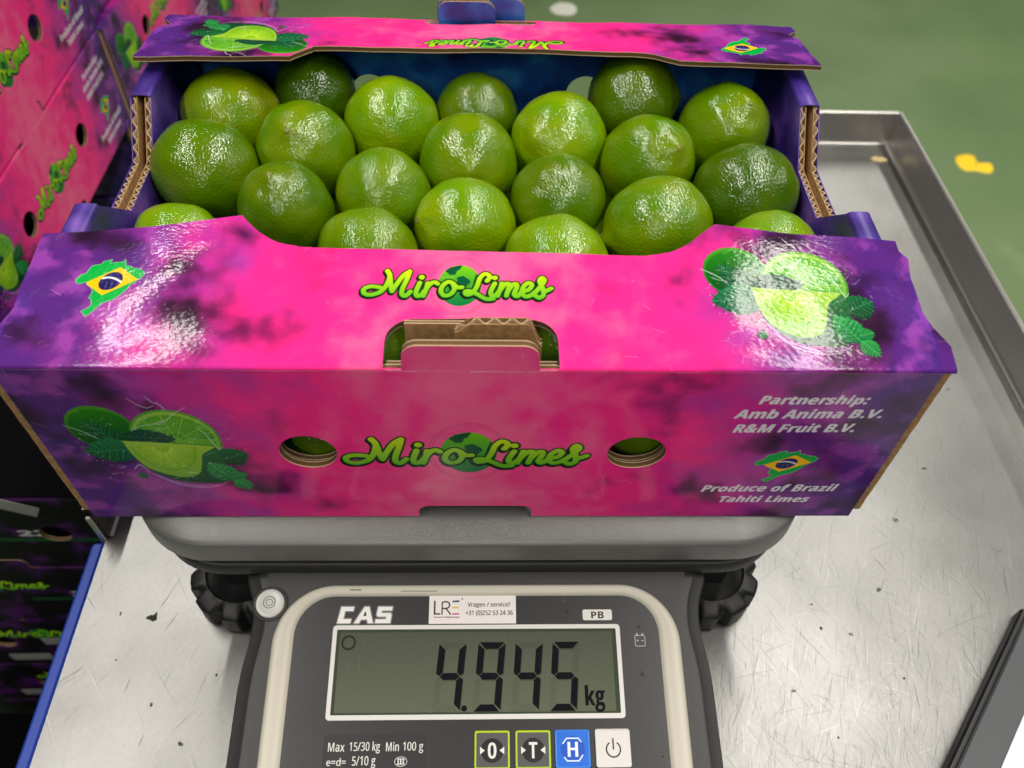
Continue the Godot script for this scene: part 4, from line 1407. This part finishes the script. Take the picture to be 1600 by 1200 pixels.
# ---------------------------------------------------------------- table
func scratch_images() -> Array:
	var s := 2048
	var alb := Image.create_empty(s, s, false, Image.FORMAT_L8)
	var hgt := Image.create_empty(s, s, false, Image.FORMAT_L8)
	var n := noise_bytes(s / 2, s / 2, 0.006, 61, 5, 30.0)
	var base := Image.create_from_data(s / 2, s / 2, false, Image.FORMAT_L8, n)
	base.resize(s, s, Image.INTERPOLATE_BILINEAR)
	var bd := base.get_data()
	var f := noise_bytes(s, s, 0.09, 62, 3)
	var ad := PackedByteArray()
	ad.resize(s * s)
	var hd := PackedByteArray()
	hd.resize(s * s)
	for i in s * s:
		ad[i] = 158 + (bd[i] >> 3) + (f[i] >> 5)
		hd[i] = 100 + (f[i] >> 3) + (bd[i] >> 3)
	var rng := RandomNumberGenerator.new()
	rng.seed = 77
	for m in 60000:
		var x := rng.randf() * s
		var y := rng.randf() * s
		# thickest where goods are dragged: right of and in front of the scale
		var crowd := exp(-(pow((x / s - 0.70) / 0.24, 2.0) + pow((y / s - 0.88) / 0.2, 2.0)))
		if rng.randf() > 0.06 + crowd * 0.9:
			continue
		var pick := rng.randf()
		var a := -PI / 2 + (rng.randfn(0.34, 0.14) if pick < 0.6 else (rng.randfn(-0.5, 0.16) if pick < 0.8 else rng.randf_range(-1.5, 1.5)))
		var bold := rng.randf() < 0.035
		var len_ := rng.randf_range(8, 70) * (2.2 if rng.randf() < 0.06 else 1.0)
		var k := rng.randf_range(0.06, 0.34) * (1.0 if rng.randf() < 0.7 else -0.8)
		if bold:
			k = rng.randf_range(0.3, 0.7)
		var d := Vector2.from_angle(a)
		var bend := rng.randfn(0.0, 0.002)
		for t in int(len_):
			d = d.rotated(bend)
			x += d.x
			y += d.y
			var xi := int(x)
			var yi := int(y)
			if xi < 0 or yi < 0 or xi >= s or yi >= s:
				break
			var fade := sin(PI * t / len_) * k
			var i := yi * s + xi
			ad[i] = clampi(int(ad[i] * (1.0 - 0.5 * fade)), 0, 255)
			hd[i] = clampi(int(hd[i] * (1.0 - 0.9 * fade)), 0, 255)
	alb = Image.create_from_data(s, s, false, Image.FORMAT_L8, ad)
	hgt = Image.create_from_data(s, s, false, Image.FORMAT_L8, hd)
	return [ImageTexture.create_from_image(alb), ImageTexture.create_from_image(hgt)]

func build_table() -> void:
	var o := thing("packing_table", "scratched stainless steel packing table with raised rim and blue left edge", "table")
	var tx := scratch_images()
	var top := mat(rgb(182, 182, 180), 0.38, 0.95)
	top.albedo_texture = tx[0]
	top.heightmap_enabled = true
	top.heightmap_texture = tx[1]
	top.heightmap_scale = 0.02
	var rim := mat(rgb(196, 194, 190), 0.38, 0.95)
	rim.heightmap_enabled = true
	rim.heightmap_texture = noise_tex(0.05, 66, [], 256)
	rim.heightmap_scale = 0.01
	rim.uv1_triplanar = true
	rim.uv1_scale = Vector3(5, 5, 5)
	var x0 := -0.2478
	var x1 := 0.4255
	var z0 := -0.5157
	var z1 := 0.42
	var mb := MB.new()
	mb.quad(Vector3(x0, TABLE, z0), Vector3(x1, TABLE, z0), Vector3(x1, TABLE, z1), Vector3(x0, TABLE, z1), Vector3.UP, Vector2(0.08, 0.0), Vector2(0.92, 0.0), Vector2(0.92, 1.17), Vector2(0.08, 1.17))
	part("table_top", [[mb, top]], o)
	mb = MB.new()
	mb.box(Vector3(x0 + 0.0005, TABLE - 0.03, z0 + 0.0005), Vector3(x1 - 0.0005, TABLE - 0.0008, z1 - 0.0005))
	part("table_body", [[mb, rim]], o)
	# rims: upright sheet with a turned-out lip and a small fillet at the foot
	for e: Array in [[Vector3(x1, 0, z1), Vector3(x1, 0, z0), Vector3(1, 0, 0)], [Vector3(x1, 0, z0), Vector3(x0, 0, z0), Vector3(0, 0, -1)], [Vector3(x0, 0, z0), Vector3(x0, 0, -0.0500), Vector3(-1, 0, 0)]]:
		mb = MB.new()
		var prof := [[-0.0042, TABLE + 0.0004], [-0.0022, TABLE + 0.0012], [-0.0012, TABLE + 0.0034], [0.0, TABLE + 0.034], [0.0, TABLE + 0.034], [0.0012, TABLE + 0.0352], [0.0034, TABLE + 0.0350], [0.0040, TABLE + 0.0335], [0.0032, TABLE - 0.03]]
		var ra := PackedVector3Array()
		var rb := PackedVector3Array()
		var dir: Vector3 = (e[1] - e[0]).normalized()
		for p: Array in prof:
			ra.append(e[0] + e[2] * p[0] + Vector3(0, p[1], 0) - dir * (p[0] if e[0].x == x1 and e[0].z == z0 else 0.0))
			rb.append(e[1] + e[2] * p[0] + Vector3(0, p[1], 0) + dir * (p[0] if not (e[1].z > -0.1) else 0.0))
		for k in prof.size() - 1:
			var away: Vector3 = (ra[k] + rb[k + 1]) * 0.5
			var g := (rb[k] - ra[k]).cross(ra[k + 1] - ra[k]).normalized()
			var want: Vector3 = (e[2] * (-1.0 if k < 4 else 1.0) + Vector3(0, 0.7, 0)) if k < 7 else e[2]
			if g.dot(want) < 0.0:
				g = -g
			mb.quad(ra[k], rb[k], rb[k + 1], ra[k + 1], g)
		if e[1].z > -0.1:
			mb.box(Vector3(x0 - 0.0036, TABLE - 0.02, -0.0500), Vector3(x0 + 0.0004, TABLE + 0.028, -0.0470), 0.0008)
		part("raised_rim", [[mb, rim]], o)
	mb = MB.new()
	mb.box(Vector3(x0 - 0.0095, TABLE - 0.034, -0.047), Vector3(x0 - 0.0003, TABLE - 0.0012, z1), 0.0022)
	var blue := mat(rgb(16, 56, 156), 0.5)
	part("edge_rail", [[mb, blue]], o, "blue painted rail along the left edge")
	for x: float in [x0 + 0.03, x1 - 0.03]:
		for z: float in [z0 + 0.03, z1 - 0.03]:
			mb = MB.new()
			mb.box(Vector3(x - 0.018, FLOOR_Y, z - 0.018), Vector3(x + 0.018, TABLE - 0.03, z + 0.018), 0.003)
			part("leg", [[mb, rim]], o)

# ---------------------------------------------------------------- stack of cartons at the left
func build_stack() -> void:
	var A := Vector3(sin(0.00918), 0, -cos(0.00918))
	var proto := make_carton(false, print_mat)
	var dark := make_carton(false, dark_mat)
	var rows := [
		[1, 0, false, "pink lime carton atop the left-hand stack, its logo cut by the picture edge"],
		[1, 1, false, "violet end of the rearmost carton on the top tier of the left-hand stack"],
		[0, 0, false, "pink lime carton one tier down in the left-hand stack, hand hole and two vents showing"],
		[0, 1, false, "pink carton one tier down, lime picture beside the weighed carton's rear corner"],
		[-1, 1, false, "carton on the third tier of the stack, green lettering behind the rear flap's left end"],
		[-1, 2, false, "farthest pink carton of the stack's third tier, at the edge of the green floor"],
		[-2, 1, false, "carton of the fourth tier beneath the one with the green lettering"],
		[-2, 2, false, "farthest carton of the stack's fourth tier, beside the green floor"],
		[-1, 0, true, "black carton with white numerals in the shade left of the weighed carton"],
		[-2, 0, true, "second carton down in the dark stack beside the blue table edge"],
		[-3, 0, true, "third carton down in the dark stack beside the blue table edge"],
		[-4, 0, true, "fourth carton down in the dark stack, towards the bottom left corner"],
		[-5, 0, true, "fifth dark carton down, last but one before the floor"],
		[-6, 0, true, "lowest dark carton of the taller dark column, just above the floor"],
		[-5, 5, true, "dark carton on top of the low front column at the bottom left corner"],
		[-6, 5, true, "dark carton at the foot of the low front column, bottom left corner"]]
	for r: Array in rows:
		var o: Node3D = (dark if r[2] else proto).duplicate()
		o.name = numbered("lime_carton")
		add_child(o)
		var jit := 0.003 * sin(r[0] * 3.1 + r[1] * 1.7)
		o.position = Vector3(-0.4559 + jit, -0.2224 + 0.1235 * r[0], 0) + A * (0.5081 + 0.405 * r[1])
		o.rotation.y = PI / 2 - 0.00918 + jit * 2.0
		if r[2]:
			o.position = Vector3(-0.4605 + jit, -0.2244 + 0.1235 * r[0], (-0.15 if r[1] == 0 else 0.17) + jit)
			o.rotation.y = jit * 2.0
		tag(o, r[3], "carton", "lime cartons stacked at the left")
	proto.free()
	dark.free()
	# white delivery labels stuck on the dark cartons
	for q: Array in [[-0.404, -0.236, -0.5, -1, "small pale label stuck aslant on the black carton with numerals"], [-0.335, -0.402, 0.0, -2, "pale label on the dark carton just beside the table's blue edge"], [-0.525, -0.575, 0.02, -3, "white label on the third dark carton down, by the picture's left edge"], [-0.56, -0.69, 0.02, -4, "white label on the fourth dark carton down"], [-0.47, -0.53, 0.0, -3, "white label at right on the third dark carton down"], [-0.50, -0.64, -0.03, -4, "white label at right on the fourth dark carton"]]:
		var mb := MB.new()
		mb.box(Vector3(-0.024, -0.008, 0), Vector3(0.024, 0.008, 0.0006))
		var l := part("carton_label", [[mb, mat(rgb(130, 130, 132), 0.6)]], self)
		l.position = Vector3(q[0], q[1], -0.15 + 0.003 * sin(q[3] * 3.1) + 0.0012)
		l.rotation.z = q[2]
		tag(l, q[4], "label", "white labels on the dark cartons")

# ---------------------------------------------------------------- small things
func blob(called: String, at: Vector3, outline: PackedVector2Array, h: float, m: Material, label: String, cat: String, group := "") -> void:
	var c := Vector2()
	for p in outline:
		c += p
	c /= outline.size()
	var rings := []
	for k: Array in [[1.0, 0.0], [0.97, 0.45], [0.8, 0.8], [0.45, 1.0], [0.1, 0.9]]:
		var ring := PackedVector3Array()
		for i in outline.size():
			var p: Vector2 = c + (outline[i] - c) * k[0]
			ring.append(Vector3(p.x, h * k[1] * (0.75 + 0.4 * sin(i * 2.1)), p.y) * 0.001)
		rings.append(ring)
	var mb := MB.new()
	mb.loft(rings, true, true)
	var o := part(called, [[mb, m]], self)
	o.position = at
	tag(o, label, cat, group)

func build_small() -> void:
	blob("leaf_scrap", Vector3(-0.2036, TABLE, 0.0067), smooth(pts([-3.5, 0.5, -1, -1.6, 1.2, -1.2, 2.6, -3.6, 2.9, -0.8, 3.4, 1.4, 1, 2.6, -0.6, 1.6]), true, 3), 1.3, mat(rgb(48, 46, 34), 0.8), "tiny dark leaf scrap on the steel table left of the scale", "leaf scrap")
	blob("crumb", Vector3(0.4076, TABLE, -0.4846), smooth(pts([-8, -2, -4, -4, 2, -3, 8, 0, 6, 3, -2, 4, -7, 2]), true, 3), 3.0, mat(rgb(196, 178, 130), 0.8), "pale tan crumb in the far right corner of the tray", "crumb")
	blob("yellow_scrap", Vector3(1.376, FLOOR_Y, -1.698), smooth(pts([-48, 0, -40, -34, -10, -48, 14, -42, 12, -16, 26, 2, 50, -6, 48, 20, 28, 40, -6, 30, -36, 28]), true, 3), 5.0, mat(rgb(236, 200, 10), 0.6), "torn yellow leaf-like scrap lying on the green floor", "scrap")
	blob("white_scrap", Vector3(0.2642, FLOOR_Y, -2.570), smooth(pts([-46, 0, -20, -42, 24, -44, 48, -8, 30, 40, -24, 38]), true, 3), 4.0, mat(rgb(206, 206, 196), 0.6), "pale scrap on the floor beyond the rear flap's tabs", "scrap")
	var rng := RandomNumberGenerator.new()
	rng.seed = 31
	var dirt := mat(rgb(52, 46, 38), 0.8)
	for q: Array in [[-0.2235, 0.004], [-0.2178, 0.0335], [0.2600, 0.0480], [0.2100, 0.0820], [0.2170, 0.0160], [-0.1560, 0.0430]]:
		blob("dirt_speck", Vector3(q[0], TABLE, q[1]), disc(0, 0, rng.randf_range(0.4, 0.9), 9, rng.randf_range(0.4, 1.4)), 0.5, dirt, "tiny dark dirt speck on the steel table", "speck", "dirt specks on the table")
	# water drops: flat lenses
	var water := StandardMaterial3D.new()
	water.albedo_color = Color(1, 1, 1, 0.02)
	water.transparency = BaseMaterial3D.TRANSPARENCY_ALPHA
	water.refraction_enabled = true
	water.refraction_scale = 0.033
	water.roughness = 0.03
	var ring_of := func(rx: float, rz: float, k: float, y: float, sd: float) -> PackedVector3Array:
		var ring := PackedVector3Array()
		for i in 20:
			var a := TAU * i / 20.0
			var w := 1.0 + 0.16 * sin(a * 2.0 + sd) + 0.08 * sin(a * 3.0 + sd * 2.0)
			ring.append(Vector3(cos(a) * rx * k * w, y, sin(a) * rz * k * w) * 0.001)
		return ring
	var meshes := []
	for sd in 3:
		var mb := MB.new()
		mb.loft([ring_of.call(1.0, 0.8, 0.95, 0.0, sd), ring_of.call(1.0, 0.8, 1.0, 0.08, sd), ring_of.call(1.0, 0.8, 0.9, 0.28, sd), ring_of.call(1.0, 0.8, 0.6, 0.45, sd), ring_of.call(1.0, 0.8, 0.15, 0.52, sd)], true, true)
		meshes.append(mesh_of([[mb, water]]))
	var k := 0
	for q: Array in [[0.352, -0.302, 2.6], [0.366, -0.285, 2.0], [0.345, -0.262, 3.2], [0.372, -0.248, 1.7], [0.357, -0.224, 2.4], [0.381, -0.214, 2.0], [0.340, -0.200, 2.2], [0.3700, -0.180, 1.6], [0.235, 0.020, 1.2], [0.262, -0.010, 1.6], [0.190, 0.055, 1.2], [0.290, -0.062, 1.9], [0.325, -0.105, 1.5], [-0.168, 0.082, 1.4], [-0.190, 0.060, 1.1], [0.215, 0.000, 1.0]]:
		var o := part_mesh("water_drop", meshes[k % 3], self)
		o.position = Vector3(q[0], TABLE + 0.0001, q[1])
		o.scale = Vector3(q[2], q[2] * 0.7, q[2])
		o.rotation.y = k * 1.9
		tag(o, "small clear water drop on the steel table top", "water drop", "water drops on the table")
		k += 1
	for q: Array in [[47.5, 8.8, 1.5], [49.6, 14.6, 1.2], [88.4, 47.6, 1.3], [96.0, 88.0, 0.7], [-23.6, 66.0, 0.8]]:
		var o := part_mesh("water_drop", meshes[k % 3], self)
		o.transform = Transform3D(Basis(Vector3.RIGHT, atan(PS)) * Basis(Vector3.UP, k * 0.7), panel3(q[0], q[1], 1.66 if k == 20 else 1.06)).scaled_local(Vector3(q[2], q[2], q[2]))
		tag(o, "small clear water drop on the scale's keypad face", "water drop", "water drops on the keypad")
		k += 1
	# framed panel lying at the near right corner
	var t := thing("framed_panel", "dark grey framed panel with a white face lying at the table's near right corner", "panel", Vector3(0.3450, TABLE, 0.0072))
	t.rotation.y = atan2(0.0787, 0.0900) * -1.0
	var mb2 := MB.new()
	mb2.box(Vector3(0.0, 0.0002, 0.0), Vector3(0.20, 0.011, 0.26), 0.0012)
	part("back_plate", [[mb2, mat(rgb(20, 20, 22), 0.45)]], t)
	mb2 = MB.new()
	for b: Array in [[0.0035, 0.0035, 0.0225, 0.2565], [0.1775, 0.0035, 0.1965, 0.2565], [0.0226, 0.0035, 0.1774, 0.0225], [0.0226, 0.2375, 0.1774, 0.2565]]:
		mb2.box(Vector3(b[0], 0.0105, b[1]), Vector3(b[2], 0.0145, b[3]), 0.001)
	part("frame", [[mb2, mat(rgb(72, 74, 78), 0.55)]], t)
	mb2 = MB.new()
	mb2.box(Vector3(0.0227, 0.0105, 0.0227), Vector3(0.1773, 0.0125, 0.2373))
	part("white_face", [[mb2, mat(rgb(224, 222, 230), 0.5)]], t)

func build_floor() -> void:
	var m := mat(Color.WHITE, 0.42)
	m.albedo_texture = noise_tex(0.006, 91, [[0.0, rgb(88, 112, 72)], [0.5, rgb(100, 123, 82)], [0.8, rgb(106, 127, 88)], [1.0, rgb(128, 146, 108)]], 1024, FastNoiseLite.TYPE_SIMPLEX_SMOOTH, 5)
	m.uv1_triplanar = true
	m.uv1_world_triplanar = true
	m.uv1_scale = Vector3(0.22, 0.22, 0.22)
	m.heightmap_enabled = true
	m.heightmap_texture = noise_tex(0.02, 92, [], 512)
	m.heightmap_scale = 0.3
	var mb := MB.new()
	mb.box(Vector3(-7, FLOOR_Y - 0.1, -9), Vector3(7, FLOOR_Y, 5))
	var o := part("floor", [[mb, m]], self)
	o.set_meta("kind", "structure")
	o.set_meta("label", "green painted warehouse floor")

func lamp(x: float, y: float, z: float, w: float, len_: float, energy: float, tilt: float, label: String) -> void:
	var o := thing("ceiling_lamp", label, "lamp", Vector3(x, y, z))
	o.rotation.z = tilt
	var mb := MB.new()
	mb.box(Vector3(-w / 2 - 0.03, 0.0, -len_ / 2 - 0.03), Vector3(w / 2 + 0.03, 0.08, len_ / 2 + 0.03), 0.01)
	part("lamp_body", [[mb, mat(rgb(200, 200, 200), 0.5)]], o)
	mb = MB.new()
	mb.box(Vector3(-w / 2, -0.02, -len_ / 2), Vector3(w / 2, -0.0005, len_ / 2))
	var e := mat(rgb(230, 230, 225), 0.5)
	e.emission_enabled = true
	e.emission = Color(1.0, 0.97, 0.9)
	e.emission_energy_multiplier = 1.0
	part("lamp_diffuser", [[mb, e]], o)
	var l := AreaLight3D.new()
	l.name = "tube_light"
	l.area_size = Vector2(w, len_)
	l.light_energy = energy
	l.light_color = Color(1.0, 0.98, 0.945)
	l.shadow_enabled = true
	l.position = Vector3(0, -0.03, 0)
	l.rotation.x = -PI / 2
	o.add_child(l)

func _ready() -> void:
	# camera: a phone held above the scale, looking down steeply
	var pitch := 0.8805
	var yaw := 0.0492
	var roll := 0.0421
	var F := Vector3(sin(yaw) * cos(pitch), -sin(pitch), -cos(yaw) * cos(pitch))
	var R0 := Vector3(cos(yaw), 0, sin(yaw))
	var U0 := R0.cross(F)
	var R := R0 * cos(roll) + U0 * sin(roll)
	var U := U0 * cos(roll) - R0 * sin(roll)
	var cam := Camera3D.new()
	cam.name = "camera"
	add_child(cam)
	cam.transform = Transform3D(Basis(R, U, -F), Vector3(0.0046, 0.3799, 0.2223))
	var ca := CameraAttributesPhysical.new()
	ca.frustum_focal_length = 25.53
	ca.frustum_focus_distance = 0.43
	ca.frustum_near = 0.02
	ca.frustum_far = 60.0
	ca.exposure_aperture = 8.0
	cam.fov = 50.36
	cam.attributes = ca
	cam.near = 0.02
	cam.far = 60.0
	# surroundings and lamps
	var env := Environment.new()
	env.background_mode = Environment.BG_COLOR
	env.background_color = Color(0.2, 0.2, 0.2)
	env.tonemap_mode = Environment.TONE_MAPPER_LINEAR
	env.tonemap_exposure = 0.84
	env.sdfgi_enabled = true
	env.ssao_enabled = true
	env.ssil_enabled = true
	var we := WorldEnvironment.new()
	we.name = "surroundings"
	we.environment = env
	add_child(we)
	lamp(-1.35, 2.7, -0.2, 0.06, 3.8, 9.5, 0.0, "long tube lamp hanging above the cartons at the left")
	lamp(1.25, 2.7, -0.2, 0.13, 3.8, 10.5, 0.0, "long tube lamp hanging above the green floor at the right")
	lamp(-0.3, 2.7, 3.9, 0.3, 2.4, 7.0, 0.0, "tube lamp hanging behind the viewer, over the packing table")
	lamp(2.3, 2.9, -4.6, 0.3, 3.0, 8.0, 0.0, "tube lamp hanging far beyond the table over the green floor")
	lamp(3.7, 2.7, -0.4, 0.3, 3.8, 26.0, 0.5, "long tube lamp hanging over the aisle, farthest from the cartons")
	flap_wave = FastNoiseLite.new()
	flap_wave.seed = 3
	flap_wave.frequency = 0.02
	flap_wave.fractal_octaves = 2
	make_materials()
	build_floor()
	build_table()
	build_stack()
	build_scale()
	var box := make_carton(true, print_mat)
	box.name = numbered("open_lime_carton")
	add_child(box)
	tag(box, "open pink and violet lime carton on the scale, flaps folded in over the fruit", "carton")
	build_limes()
	build_small()
